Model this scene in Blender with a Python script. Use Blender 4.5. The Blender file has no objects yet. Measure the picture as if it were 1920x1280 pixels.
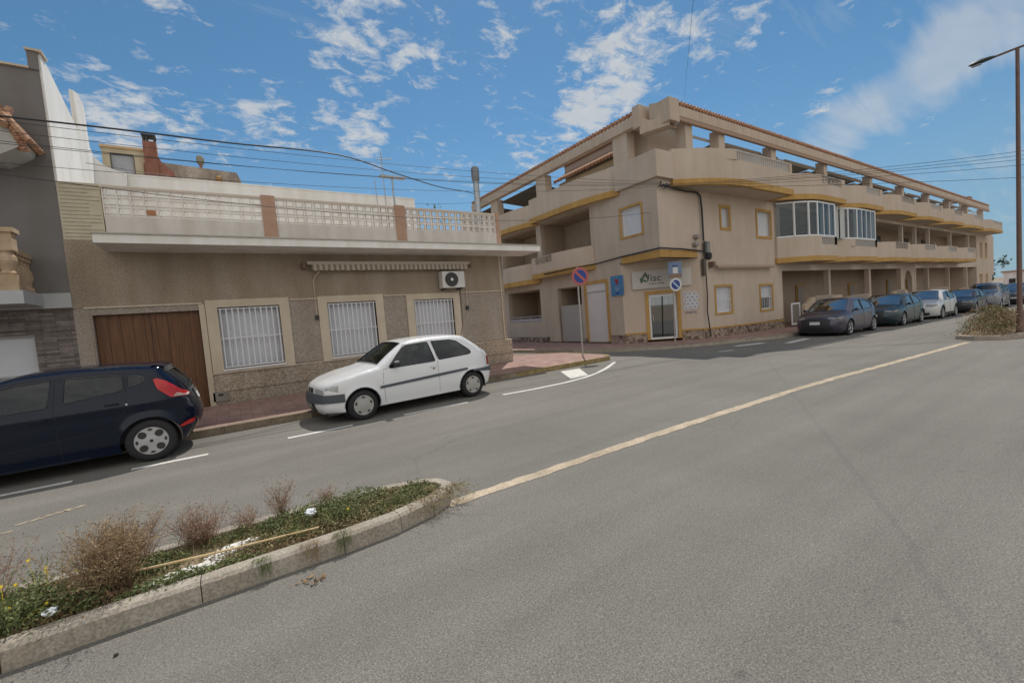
import bpy, bmesh, math, random
from mathutils import Vector, Matrix, noise
from mathutils.geometry import delaunay_2d_cdt
R = math.radians
random.seed(7)
sc = bpy.context.scene
COL = sc.collection

# ------------------------------------------------------------------ camera
EYE = 1.68
def camera():
    p, r, y = .06076, .0801, .57824
    F = Vector((math.sin(y)*math.cos(p), math.cos(y)*math.cos(p), -math.sin(p)))
    Rt = Vector((math.cos(y), -math.sin(y), 0))
    D = F.cross(Rt)
    R2 = math.cos(r)*Rt + math.sin(r)*D
    D2 = -math.sin(r)*Rt + math.cos(r)*D
    cd = bpy.data.cameras.new('camera')
    cd.sensor_width = 36; cd.lens = 800.2/1920*36
    cd.clip_end = 4000; cd.clip_start = .05
    co = bpy.data.objects.new('camera', cd); COL.objects.link(co)
    m = Matrix((R2, -D2, -F)).transposed().to_4x4()
    m.translation = (0, 0, EYE)
    co.matrix_world = m
    sc.camera = co
camera()

# ------------------------------------------------------------------ light, sky, exposure
SUN = Vector((.385, .46, 1)).normalized()
EL = math.asin(SUN.z); AZ = math.atan2(SUN.x, SUN.y)
sd = bpy.data.lights.new('sun', 'SUN'); sd.energy = 3.3; sd.angle = R(.5); sd.color = (1, .95, .87)
so = bpy.data.objects.new('sun', sd); COL.objects.link(so)
so.rotation_euler = (-SUN).to_track_quat('-Z', 'Y').to_euler()
sc.view_settings.view_transform = 'Standard'; sc.view_settings.look = 'None'
sc.view_settings.exposure = 0.0; sc.view_settings.gamma = 1

def pixdir(px, py):
    p, r, y = .06076, .0801, .57824
    F = Vector((math.sin(y)*math.cos(p), math.cos(y)*math.cos(p), -math.sin(p)))
    Rt = Vector((math.cos(y), -math.sin(y), 0)); D = F.cross(Rt)
    R2 = math.cos(r)*Rt + math.sin(r)*D; D2 = -math.sin(r)*Rt + math.cos(r)*D
    return (R2*((px-960)/800.2) + D2*((py-640)/800.2) + F).normalized()

def world():
    w = bpy.data.worlds.new('World'); sc.world = w; w.use_nodes = True
    nt = w.node_tree; N = nt.nodes; L = nt.links
    for n in list(N): N.remove(n)
    def nn(t, **k):
        n = N.new(t)
        for a, b in k.items(): setattr(n, a, b)
        return n
    def math_(op, a, b=None, clamp=False):
        n = nn('ShaderNodeMath', operation=op, use_clamp=clamp)
        for i, v in enumerate((a, b)):
            if v is None: continue
            if isinstance(v, (int, float)): n.inputs[i].default_value = v
            else: L.new(v, n.inputs[i])
        return n.outputs[0]
    out = nn('ShaderNodeOutputWorld'); bg = nn('ShaderNodeBackground')
    sky = nn('ShaderNodeTexSky', sky_type='NISHITA')
    sky.sun_disc = False; sky.sun_elevation = EL; sky.sun_rotation = AZ
    sky.altitude = 300; sky.air_density = 1.0; sky.dust_density = .15; sky.ozone_density = 2.2
    tc = nn('ShaderNodeTexCoord'); sep = nn('ShaderNodeSeparateXYZ')
    L.new(tc.outputs['Generated'], sep.inputs[0])
    zc = math_('MAXIMUM', sep.outputs[2], .01)
    zz = math_('ADD', zc, .12)
    u = math_('DIVIDE', sep.outputs[0], zz); v = math_('DIVIDE', sep.outputs[1], zz)
    cmb = nn('ShaderNodeCombineXYZ'); L.new(u, cmb.inputs[0]); L.new(v, cmb.inputs[1])
    mp = nn('ShaderNodeMapping'); L.new(cmb.outputs[0], mp.inputs[0])
    mp.inputs['Rotation'].default_value = (0, 0, R(20)); mp.inputs['Scale'].default_value = (1.0, 1.25, 1)
    n1 = nn('ShaderNodeTexNoise'); n1.inputs['Scale'].default_value = 9.5; n1.inputs['Detail'].default_value = 9
    n1.inputs['Roughness'].default_value = .68; n1.inputs['Distortion'].default_value = .35
    L.new(mp.outputs[0], n1.inputs['Vector'])
    # stretched wisps
    mp2 = nn('ShaderNodeMapping'); L.new(cmb.outputs[0], mp2.inputs[0])
    mp2.inputs['Rotation'].default_value = (0, 0, R(-62)); mp2.inputs['Scale'].default_value = (.55, 3.2, 1)
    n2 = nn('ShaderNodeTexNoise'); n2.inputs['Scale'].default_value = 1.7; n2.inputs['Detail'].default_value = 7
    n2.inputs['Roughness'].default_value = .6; n2.inputs['Distortion'].default_value = .6
    L.new(mp2.outputs[0], n2.inputs['Vector'])
    def blobs(lst):
        tot = None
        for (px, py, rad, wt) in lst:
            d = pixdir(px, py)
            dt = nn('ShaderNodeVectorMath', operation='DOT_PRODUCT')
            L.new(tc.outputs['Generated'], dt.inputs[0]); dt.inputs[1].default_value = d
            mr = nn('ShaderNodeMapRange', interpolation_type='SMOOTHSTEP')
            mr.inputs['From Min'].default_value = math.cos(R(rad)); mr.inputs['From Max'].default_value = 1
            mr.inputs['To Min'].default_value = 0; mr.inputs['To Max'].default_value = wt
            L.new(dt.outputs['Value'], mr.inputs['Value'])
            tot = mr.outputs[0] if tot is None else math_('ADD', tot, mr.outputs[0])
        return tot
    puff = blobs([(700, 20, 9, .40), (620, 70, 6, .26), (930, 60, 5, .34), (1130, 140, 7, .38), (1210, 60, 8, .38), (1170, 200, 5, .26), (860, 130, 5, .24), (760, 140, 5, .22),
                  (1085, 230, 5, .42), (1370, 40, 6, .34), (180, 220, 6, .46), (290, 240, 5, .36), (420, 245, 5, .30), (520, 232, 4.5, .44), (660, 225, 5, .44),
                  (690, 265, 4, .34), (950, 205, 4, .26), (1000, 300, 5, .40), (1090, 215, 4, .25), (320, 12, 2.6, .42), (800, 300, 5, .2), (880, 320, 4, .28),
                  (278, 114, 1.8, .45), (470, 170, 3, .22), (1537, 192, 2.0, .5), (1050, 20, 4, .22), (40, 20, 4, .12)])
    wisp = blobs([(1560, 245, 4, .50), (1620, 215, 4, .50), (1690, 190, 4, .44), (1750, 185, 3, .30), (1765, 100, 3.5, .40), (1830, 55, 5, .52), (1900, 15, 5, .48), (1850, 350, 8, .26), (1870, 255, 4, .24), (1450, 60, 8, .24), (1330, 20, 6, .2), (560, 150, 14, .12)])
    base = math_('MULTIPLY', math_('SUBTRACT', n1.outputs['Fac'], .5), 3.0)
    pf = math_('ADD', base, math_('SUBTRACT', puff, .355))
    cov1 = math_('MULTIPLY', pf, 2.0, True)
    wf = math_('ADD', math_('MULTIPLY', math_('SUBTRACT', n2.outputs['Fac'], .5), 2.4), math_('SUBTRACT', wisp, .33))
    cov2 = math_('MULTIPLY', math_('MULTIPLY', wf, 1.3, True), .62)
    cov = math_('MAXIMUM', cov1, cov2)
    cov = math_('MULTIPLY', cov, .88, True)
    # unseen bright cloud bank added behind the camera, fill light for the shaded facades
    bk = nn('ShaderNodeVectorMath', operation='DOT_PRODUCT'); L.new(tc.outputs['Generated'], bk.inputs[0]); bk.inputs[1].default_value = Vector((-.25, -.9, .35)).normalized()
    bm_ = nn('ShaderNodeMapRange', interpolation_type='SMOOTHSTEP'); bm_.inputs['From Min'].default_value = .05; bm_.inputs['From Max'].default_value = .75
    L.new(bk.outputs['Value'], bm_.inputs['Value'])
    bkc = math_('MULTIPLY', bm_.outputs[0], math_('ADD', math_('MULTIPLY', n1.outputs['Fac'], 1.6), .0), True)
    # inner shade variation of the clouds
    n3 = nn('ShaderNodeTexNoise'); n3.inputs['Scale'].default_value = 9; n3.inputs['Detail'].default_value = 4
    L.new(mp.outputs[0], n3.inputs['Vector'])
    cr = nn('ShaderNodeMix', data_type='RGBA')
    cr.inputs['A'].default_value = (4.9, 5.2, 5.5, 1); cr.inputs['B'].default_value = (6.6, 6.8, 6.9, 1)
    L.new(n3.outputs['Fac'], cr.inputs['Factor'])
    mix = nn('ShaderNodeMix', data_type='RGBA')
    tint = nn('ShaderNodeMix', data_type='RGBA', blend_type='MULTIPLY'); tint.inputs['Factor'].default_value = 1
    L.new(sky.outputs[0], tint.inputs['A']); tint.inputs['B'].default_value = (.62, .90, .94, 1)
    hz = nn('ShaderNodeMapRange', interpolation_type='SMOOTHSTEP'); hz.inputs['From Min'].default_value = .42; hz.inputs['From Max'].default_value = -.02
    hz.inputs['To Max'].default_value = .80; L.new(sep.outputs[2], hz.inputs['Value'])
    low = nn('ShaderNodeMix', data_type='RGBA'); L.new(hz.outputs[0], low.inputs['Factor']); L.new(tint.outputs['Result'], low.inputs['A']); low.inputs['B'].default_value = (2.3, 3.5, 4.9, 1)
    L.new(cov, mix.inputs['Factor']); L.new(low.outputs['Result'], mix.inputs['A']); L.new(cr.outputs['Result'], mix.inputs['B'])
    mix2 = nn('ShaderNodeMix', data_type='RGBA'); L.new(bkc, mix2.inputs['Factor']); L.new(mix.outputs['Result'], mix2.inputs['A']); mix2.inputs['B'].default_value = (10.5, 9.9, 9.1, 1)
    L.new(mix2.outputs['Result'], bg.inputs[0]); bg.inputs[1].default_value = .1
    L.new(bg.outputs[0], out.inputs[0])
world()

# ------------------------------------------------------------------ materials
MATS = {}
def M(name, col, rough=.85, col2=None, nscale=3, namt=.5, bump=0, bscale=60, metal=0, spec=.5, kind='noise', **k):
    if name in MATS: return MATS[name]
    m = bpy.data.materials.new(name); m.use_nodes = True; MATS[name] = m
    nt = m.node_tree; N = nt.nodes; L = nt.links; b = N['Principled BSDF']
    b.inputs['Base Color'].default_value = (*col, 1); b.inputs['Roughness'].default_value = rough
    b.inputs['Metallic'].default_value = metal; b.inputs['Specular IOR Level'].default_value = spec
    if 'coat' in k: b.inputs['Coat Weight'].default_value = k['coat']; b.inputs['Coat Roughness'].default_value = .05
    tc = N.new('ShaderNodeTexCoord'); co = tc.outputs['Object']
    if 'stretch' in k:
        mp = N.new('ShaderNodeMapping'); mp.inputs['Scale'].default_value = k['stretch']; L.new(co, mp.inputs[0]); co = mp.outputs[0]
    def ramp(src, a, b_, c1, c2):
        r = N.new('ShaderNodeValToRGB'); r.color_ramp.elements[0].position = a; r.color_ramp.elements[1].position = b_
        r.color_ramp.elements[0].color = (*c1, 1); r.color_ramp.elements[1].color = (*c2, 1); L.new(src, r.inputs[0]); return r.outputs[0]
    def mixc(f, a, b_, bt='MIX'):
        x = N.new('ShaderNodeMix'); x.data_type = 'RGBA'; x.blend_type = bt
        for s, v in (('Factor', f), ('A', a), ('B', b_)):
            if isinstance(v, (int, float)): x.inputs[s].default_value = v
            elif isinstance(v, tuple): x.inputs[s].default_value = (*v, 1)
            else: L.new(v, x.inputs[s])
        return x.outputs['Result']
    def tex(t, scale, detail=4, r=.6):
        n = N.new(t); L.new(co, n.inputs['Vector'])
        if 'Scale' in n.inputs: n.inputs['Scale'].default_value = scale
        if t == 'ShaderNodeTexNoise': n.inputs['Detail'].default_value = detail; n.inputs['Roughness'].default_value = r
        return n
    c = None; h = None
    if col2 is not None or kind != 'noise':
        c2 = col2 or col
        if kind == 'noise':
            n = tex('ShaderNodeTexNoise', nscale, 6); c = ramp(n.outputs['Fac'], .5-namt*.35, .5+namt*.35, col, c2)
            if k.get('grain'):
                g = tex('ShaderNodeTexNoise', k['grain'], 3); gg = ramp(g.outputs['Fac'], .35, .65, (.72,)*3, (1.22,)*3)
                c = mixc(1.0, c, gg, 'MULTIPLY')
        elif kind == 'asphalt':
            n = tex('ShaderNodeTexNoise', .35, 6, .65); c = ramp(n.outputs['Fac'], .35, .68, col, c2)
            st = N.new('ShaderNodeMapping'); st.inputs['Scale'].default_value = (.10, 1.6, 1); L.new(tc.outputs['Object'], st.inputs[0])
            n_ = N.new('ShaderNodeTexNoise'); n_.inputs['Scale'].default_value = 1.4; n_.inputs['Detail'].default_value = 5; L.new(st.outputs[0], n_.inputs['Vector'])
            c = mixc(1.0, c, ramp(n_.outputs['Fac'], .3, .7, (.88,)*3, (1.1,)*3), 'MULTIPLY')
            g = tex('ShaderNodeTexNoise', 95, 2, .7); c = mixc(1.0, c, ramp(g.outputs['Fac'], .3, .7, (.62,)*3, (1.38,)*3), 'MULTIPLY')
            v = tex('ShaderNodeTexVoronoi', 46); c = mixc(ramp(v.outputs['Distance'], .05, .16, (1, 1, 1), (0, 0, 0)), c, (.34, .32, .29))
            v3 = tex('ShaderNodeTexVoronoi', 1.1); c = mixc(1.0, c, ramp(v3.outputs['Distance'], .012, .05, (.66,)*3, (1,)*3), 'MULTIPLY')
            dn = tex('ShaderNodeTexNoise', 1.6, 5); dm_ = N.new('ShaderNodeMix'); dm_.data_type = 'VECTOR'; dm_.inputs['Factor'].default_value = .22
            L.new(co, dm_.inputs['A']); L.new(dn.outputs['Color'], dm_.inputs['B'])
            ve = N.new('ShaderNodeTexVoronoi'); ve.feature = 'DISTANCE_TO_EDGE'; ve.inputs['Scale'].default_value = .62; L.new(dm_.outputs['Result'], ve.inputs['Vector'])
            mk = tex('ShaderNodeTexNoise', .22, 2); mm_ = ramp(mk.outputs['Fac'], .50, .60, (1, 1, 1), (0, 0, 0))
            ck = ramp(ve.outputs['Distance'], .001, .005, (.80,)*3, (1,)*3); mx_ = N.new('ShaderNodeMix'); mx_.data_type = 'RGBA'; mx_.blend_type = 'LIGHTEN'; mx_.inputs['Factor'].default_value = 1
            L.new(ck, mx_.inputs['A']); L.new(mm_, mx_.inputs['B']); c = mixc(1.0, c, mx_.outputs['Result'], 'MULTIPLY')
            v2 = tex('ShaderNodeTexVoronoi', 170); c = mixc(1.0, c, ramp(v2.outputs['Color'], .2, .8, (.8,)*3, (1.2,)*3), 'MULTIPLY')
            h = g.outputs['Fac']
        elif kind == 'speckle':
            v = tex('ShaderNodeTexVoronoi', nscale); v.inputs['Randomness'].default_value = 1
            s = N.new('ShaderNodeSeparateColor'); L.new(v.outputs['Color'], s.inputs[0])
            c = ramp(s.outputs[0], .1, .9, col, c2)
            n = tex('ShaderNodeTexNoise', .8, 4); c = mixc(1.0, c, ramp(n.outputs['Fac'], .3, .7, (.85,)*3, (1.1,)*3), 'MULTIPLY')
            h = v.outputs['Distance']
        elif kind == 'brick':
            br = N.new('ShaderNodeTexBrick')
            if k.get('upright'):
                um = N.new('ShaderNodeMapping'); um.inputs['Rotation'].default_value = (R(90), 0, 0); L.new(co, um.inputs[0]); L.new(um.outputs[0], br.inputs['Vector'])
            else: L.new(co, br.inputs['Vector'])
            br.inputs['Color1'].default_value = (*col, 1); br.inputs['Color2'].default_value = (*c2, 1)
            br.inputs['Mortar'].default_value = (*k.get('mortar', (.2, .2, .2)), 1)
            br.inputs['Scale'].default_value = 1; br.inputs['Brick Width'].default_value = k['bw']; br.inputs['Row Height'].default_value = k['rh']
            br.inputs['Mortar Size'].default_value = k.get('ms', .008); br.inputs['Bias'].default_value = 0
            br.offset = k.get('offset', .5)
            n = tex('ShaderNodeTexNoise', nscale, 6); c = mixc(1.0, br.outputs['Color'], ramp(n.outputs['Fac'], .3, .7, (.72,)*3, (1.2,)*3), 'MULTIPLY')
            h = br.outputs['Fac']
        elif kind == 'wood':
            n = tex('ShaderNodeTexNoise', nscale, 8, .65); c = ramp(n.outputs['Fac'], .3, .7, col, c2)
    if k.get('stain'):
        st = N.new('ShaderNodeMapping'); st.inputs['Scale'].default_value = (2.2, 2.2, .35); L.new(tc.outputs['Object'], st.inputs[0])
        n_ = N.new('ShaderNodeTexNoise'); n_.inputs['Scale'].default_value = 1.3; n_.inputs['Detail'].default_value = 6; L.new(st.outputs[0], n_.inputs['Vector'])
        a = 1-k['stain']; c = mixc(1.0, c if c is not None else col, ramp(n_.outputs['Fac'], .35, .62, (a, a*.97, a*.92), (1, 1, 1)), 'MULTIPLY')
    if c is not None: L.new(c, b.inputs['Base Color'])
    if bump:
        if h is None: h = tex('ShaderNodeTexNoise', bscale, 4).outputs['Fac']
        bn = N.new('ShaderNodeBump'); bn.inputs['Strength'].default_value = bump; bn.inputs['Distance'].default_value = k.get('bdist', .01)
        L.new(h, bn.inputs['Height']); L.new(bn.outputs[0], b.inputs['Normal'])
    return m

def glass_mat(name, tint, refl=.12):
    if name in MATS: return MATS[name]
    m = bpy.data.materials.new(name); m.use_nodes = True; MATS[name] = m
    nt = m.node_tree; N = nt.nodes; L = nt.links; N.remove(N['Principled BSDF'])
    out = N['Material Output']; mx = N.new('ShaderNodeMixShader'); tr = N.new('ShaderNodeBsdfTransparent'); gl = N.new('ShaderNodeBsdfGlossy')
    tr.inputs[0].default_value = (*tint, 1); gl.inputs['Roughness'].default_value = .02; gl.inputs['Color'].default_value = (.9, .95, 1, 1)
    lw = N.new('ShaderNodeLayerWeight'); lw.inputs[0].default_value = .25
    mr = N.new('ShaderNodeMapRange'); mr.inputs['To Min'].default_value = refl; mr.inputs['To Max'].default_value = .40
    L.new(lw.outputs['Fresnel'], mr.inputs['Value']); L.new(mr.outputs[0], mx.inputs[0])
    L.new(tr.outputs[0], mx.inputs[1]); L.new(gl.outputs[0], mx.inputs[2]); L.new(mx.outputs[0], out.inputs[0])
    return m

ASPH = M('asphalt', (.160, .150, .131), .93, (.197, .185, .162), kind='asphalt', bump=.5, bdist=.006)
STUC = M('stucco_taupe', (.325, .27, .205), .95, (.385, .32, .245), nscale=1.3, bump=.7, bscale=55, grain=38, stain=.16, bdist=.012)
STUCL = M('stucco_low', (.34, .295, .25), .95, (.39, .34, .29), nscale=1.3, bump=.7, bscale=55, grain=38, stain=.1, bdist=.012)
CREAM = M('cream_trim', (.56, .48, .37), .8, (.62, .54, .43), nscale=3, bump=.15, stain=.1)
WHITEW = M('white_wall', (.78, .77, .74), .85, (.84, .83, .80), nscale=1.2, bump=.12, stain=.12)
WHITEM = M('white_metal', (.72, .73, .75), .45)
SHUT = M('white_shutter', (.62, .64, .68), .55, (.68, .70, .74), nscale=2)
PLINTH = M('aggregate_plinth', (.25, .20, .15), .9, (.50, .43, .35), kind='speckle', nscale=46, bump=.4, stain=.12)
PINKP = M('pink_paint', (.42, .26, .19), .85, (.48, .31, .23), nscale=4, stain=.12)
WOOD = M('brown_wood', (.085, .036, .014), .6, (.19, .085, .034), kind='wood', nscale=2.2, stretch=(9, 9, .55), bump=.15)
GREYW = M('grey_render', (.175, .165, .16), .9, (.205, .195, .19), nscale=1.5, bump=.15, stain=.08)
SLATE = M('slate_cladding', (.13, .105, .095), .85, (.27, .235, .22), kind='brick', bw=.42, rh=.045, ms=.004, mortar=(.05, .045, .04), nscale=9, upright=1, bump=.5)
BGBRICK = M('pale_brick', (.50, .45, .33), .9, (.58, .53, .40), nscale=6, bump=.2)
SIDEW = M('pink_paving', (.30, .185, .155), .9, (.37, .24, .205), kind='brick', bw=.2, rh=.2, ms=.006, mortar=(.22, .15, .13), offset=0, nscale=2.5, bump=.25)
KERB = M('kerb_concrete', (.33, .29, .235), .9, (.43, .385, .32), nscale=5, grain=60, bump=.4, stain=.12)
KERBY = M('kerb_yellow', (.20, .15, .07), .9, (.34, .26, .11), nscale=7, grain=40, bump=.4)
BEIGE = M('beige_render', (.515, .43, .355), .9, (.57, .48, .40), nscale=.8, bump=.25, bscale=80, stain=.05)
BEIGE2 = M('beige_soffit', (.52, .445, .37), .9, (.56, .48, .405), nscale=.8)
OCHRE = M('ochre_band', (.44, .26, .075), .8, (.52, .32, .10), nscale=3, stain=.12)
STONE = M('stone_plinth', (.13, .09, .07), .9, (.38, .30, .24), kind='speckle', nscale=7, bump=.6, bdist=.03)
TERR = M('terracotta', (.34, .16, .09), .85, (.50, .30, .19), nscale=5, grain=20, bump=.3)
FASC = M('beam_render', (.50, .41, .33), .85, (.56, .46, .37), nscale=1.2, stain=.1)
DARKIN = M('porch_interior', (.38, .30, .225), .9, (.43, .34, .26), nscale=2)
DARK = M('dark_opening', (.035, .03, .027), .7)
RUB = M('rubber', (.018, .018, .02), .8)
BLK = M('black_plastic', (.03, .031, .033), .55)
CABLE = M('black_cable', (.02, .02, .022), .6)
GALV = M('galvanised_metal', (.36, .38, .40), .42, (.46, .48, .50), nscale=6, metal=.6)
ALU = M('pole_grey', (.36, .34, .31), .5, (.42, .39, .36), nscale=5, metal=.3)
RUST = M('brown_pole', (.16, .09, .07), .6, (.20, .12, .09), nscale=5)
ROADW = M('road_paint', (.60, .58, .53), .85, (.74, .72, .67), nscale=9, grain=60)
CREAMP = M('faded_cream_line', (.36, .295, .215), .95, (.56, .46, .34), nscale=3.5, grain=55, bump=.4)
SOIL = M('soil', (.22, .15, .09), .95, (.36, .27, .18), nscale=7, grain=50, bump=.6)
LEAF = M('leaf_green', (.055, .085, .025), .75, (.12, .15, .05), nscale=6)
DRYG = M('dry_grass', (.24, .16, .085), .9, (.36, .26, .15), nscale=4)
DRYT = M('dry_twig', (.15, .09, .05), .9, (.30, .20, .12), nscale=3)
CANE = M('cane', (.62, .44, .22), .7, (.72, .55, .32), nscale=8)
PLASTER = M('white_plaster', (.68, .65, .60), .9, (.80, .78, .74), nscale=14, bump=.5)
GLS = glass_mat('window_glass', (.55, .58, .58), .06)
CGLS = glass_mat('car_glass', (.22, .28, .26), .05)
CGLD = glass_mat('car_glass_dark', (.10, .12, .12), .12)
LENS = M('lamp_lens', (.45, .46, .46), .18, spec=.7)
REDL = M('red_lens', (.55, .01, .015), .2, spec=.7)
CHROME = M('chrome', (.6, .6, .6), .18, metal=1)
SILV = M('silver_wheel', (.42, .42, .43), .38, metal=.5)
HUBC = M('hubcap_grey', (.38, .37, .35), .5)
SEAT = M('seat_fabric', (.025, .03, .035), .9)
BLUE = M('sign_blue', (.012, .045, .25), .4)
REDS = M('sign_red', (.42, .10, .09), .4)
WHTS = M('sign_white', (.62, .62, .60), .5)

# ------------------------------------------------------------------ mesh builder
class MB:
    def __init__(s, m=None): s.v = []; s.f = []; s.m = m or Matrix()
    def quad(s, *p):
        i = len(s.v); s.v += [s.m @ Vector(q) for q in p]; s.f.append(tuple(range(i, i+len(p)))); return s
    def box(s, x0, x1, y0, y1, z0, z1):
        P = [(x0,y0,z0),(x1,y0,z0),(x1,y1,z0),(x0,y1,z0),(x0,y0,z1),(x1,y0,z1),(x1,y1,z1),(x0,y1,z1)]
        i = len(s.v); s.v += [s.m @ Vector(q) for q in P]
        s.f += [tuple(i+k for k in f) for f in ((0,3,2,1),(4,5,6,7),(0,1,5,4),(1,2,6,5),(2,3,7,6),(3,0,4,7))]; return s
    def prism(s, pts, z0, z1):        # plan polygon extruded in z
        n = len(pts); i = len(s.v)
        s.v += [s.m @ Vector((p[0], p[1], z0)) for p in pts] + [s.m @ Vector((p[0], p[1], z1)) for p in pts]
        s.f += [tuple(i+n-1-k for k in range(n)), tuple(i+n+k for k in range(n))]
        s.f += [(i+k, i+(k+1) % n, i+n+(k+1) % n, i+n+k) for k in range(n)]; return s
    def prof(s, pts, y0, y1):         # x-z polygon extruded in y
        n = len(pts); i = len(s.v)
        s.v += [s.m @ Vector((p[0], y0, p[1])) for p in pts] + [s.m @ Vector((p[0], y1, p[1])) for p in pts]
        s.f += [tuple(i+k for k in range(n)), tuple(i+2*n-1-k for k in range(n))]
        s.f += [(i+(k+1) % n, i+k, i+n+k, i+n+(k+1) % n) for k in range(n)]; return s
    def tube(s, pts, r, n=6, cap=True, r1=None):
        pts = [Vector(p) for p in pts]; i = len(s.v); m = len(pts)
        for k, p in enumerate(pts):
            t = (pts[min(k+1, m-1)]-pts[max(k-1, 0)]).normalized()
            a = t.cross(Vector((0, 0, 1)))
            if a.length < .05: a = t.cross(Vector((1, 0, 0)))
            a.normalize(); b = t.cross(a)
            rr = r if r1 is None else r+(r1-r)*k/(m-1)
            for j in range(n):
                w = 2*math.pi*j/n; s.v.append(s.m @ (p+a*rr*math.cos(w)+b*rr*math.sin(w)))
        for k in range(m-1):
            for j in range(n): s.f.append((i+k*n+j, i+k*n+(j+1) % n, i+(k+1)*n+(j+1) % n, i+(k+1)*n+j))
        if cap: s.f.append(tuple(i+j for j in range(n))); s.f.append(tuple(i+(m-1)*n+n-1-j for j in range(n)))
        return s
    def lathe(s, prof, axis='y', c=(0, 0, 0), n=28, a0=0):   # prof: (radius, along)
        i = len(s.v); m = len(prof); c = Vector(c)
        for (r, h) in prof:
            for j in range(n):
                w = 2*math.pi*j/n+a0; x, z = r*math.cos(w), r*math.sin(w)
                p = {'y': Vector((x, h, z)), 'z': Vector((x, z, h)), 'x': Vector((h, x, z))}[axis]
                s.v.append(s.m @ (c+p))
        for k in range(m-1):
            for j in range(n): s.f.append((i+k*n+j, i+k*n+(j+1) % n, i+(k+1)*n+(j+1) % n, i+(k+1)*n+j))
        s.f.append(tuple(i+j for j in range(n))); s.f.append(tuple(i+(m-1)*n+j for j in range(n)))
        return s
    def wall(s, u0, u1, v0, v1, holes=(), t=.2):     # wall in x-z, face at y=0, thickness t behind it
        us = sorted({u0, u1, *[a for h in holes for a in h[:2] if u0 < a < u1]})
        vs = sorted({v0, v1, *[a for h in holes for a in h[2:4] if v0 < a < v1]})
        def hole(a, b):
            return any(h[0]-1e-6 <= a and b[0] <= h[1]+1e-6 and h[2]-1e-6 <= b[1] and b[2] <= h[3]+1e-6 for h in holes)
        nu, nv = len(us)-1, len(vs)-1
        H = [[any(h[0]-1e-6 <= us[i] and us[i+1] <= h[1]+1e-6 and h[2]-1e-6 <= vs[j] and vs[j+1] <= h[3]+1e-6 for h in holes) for j in range(nv)] for i in range(nu)]
        for i in range(nu):
            for j in range(nv):
                if H[i][j]: continue
                a, b, c, d = us[i], us[i+1], vs[j], vs[j+1]
                s.quad((a,0,c),(b,0,c),(b,0,d),(a,0,d)); s.quad((a,t,c),(a,t,d),(b,t,d),(b,t,c))
                if i == 0 or H[i-1][j]: s.quad((a,0,c),(a,0,d),(a,t,d),(a,t,c))
                if i == nu-1 or H[i+1][j]: s.quad((b,0,c),(b,t,c),(b,t,d),(b,0,d))
                if j == 0 or H[i][j-1]: s.quad((a,0,c),(a,t,c),(b,t,c),(b,0,c))
                if j == nv-1 or H[i][j+1]: s.quad((a,0,d),(b,0,d),(b,t,d),(a,t,d))
        return s
    def ring(s, path, t, z0, z1):     # thin wall following an open plan path, thickness to the left of the path
        n = len(path); off = []
        P = [Vector(p) for p in path]
        for k in range(n):
            d0 = (P[k]-P[k-1]).normalized() if k else None; d1 = (P[k+1]-P[k]).normalized() if k < n-1 else None
            n0 = Vector((-d0.y, d0.x)) if d0 else None; n1 = Vector((-d1.y, d1.x)) if d1 else None
            nn_ = (n0 or n1) if (n0 is None or n1 is None) else (n0+n1).normalized()
            sc_ = t/max(.4, nn_.dot(n0 if n0 else n1)); off.append(P[k]+nn_*sc_)
        for k in range(n-1):
            a, b, c, d = P[k], P[k+1], off[k+1], off[k]
            s.prism([a, b, c, d], z0, z1)
        return s
    def build(s, name, mat, parent=None, smooth=False, loc=None, merge=False, bevel=0, **props):
        me = bpy.data.meshes.new(name)
        o = bpy.data.objects.new(name, me); COL.objects.link(o)
        L0 = Vector(loc) if loc is not None else Vector((0, 0, 0))
        me.from_pydata([v-L0 for v in s.v], [], s.f); o.location = L0
        me.materials.append(mat)
        if merge or smooth:
            bm = bmesh.new(); bm.from_mesh(me); bmesh.ops.remove_doubles(bm, verts=bm.verts, dist=.0005)
            bmesh.ops.recalc_face_normals(bm, faces=bm.faces); bm.to_mesh(me); bm.free()
        if smooth:
            for p in me.polygons: p.use_smooth = True
            if smooth != 'full': me.set_sharp_from_angle(angle=R(38))
        if bevel:
            bv = o.modifiers.new('bevel', 'BEVEL'); bv.width = bevel; bv.segments = 2; bv.limit_method = 'ANGLE'
        if parent: attach(o, parent)
        for a, b in props.items(): o[a] = b
        return o

def wmat(o):
    m = Matrix.Translation(o.location) if o.parent is None else (wmat(o.parent) @ o.matrix_parent_inverse @ Matrix.Translation(o.location))
    if o.parent is None: m = Matrix.LocRotScale(o.location, o.rotation_euler, o.scale)
    return m
def attach(o, p):
    o.parent = p; o.matrix_parent_inverse = wmat(p).inverted()
def thing(name, label, cat, loc=(0, 0, 0), group=None):
    o = bpy.data.objects.new(name, None); COL.objects.link(o); o.empty_display_size = .2
    o.location = loc; o['label'] = label; o['category'] = cat
    if group: o['group'] = group
    return o
FR = lambda y: Matrix.Translation((0, y, 0))                       # frame: front facade at y
LF = lambda x: Matrix(((0, 1, 0, x), (1, 0, 0, 0), (0, 0, 1, 0), (0, 0, 0, 1)))   # local (u, w, v) -> world (x+w, u, v)

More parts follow.
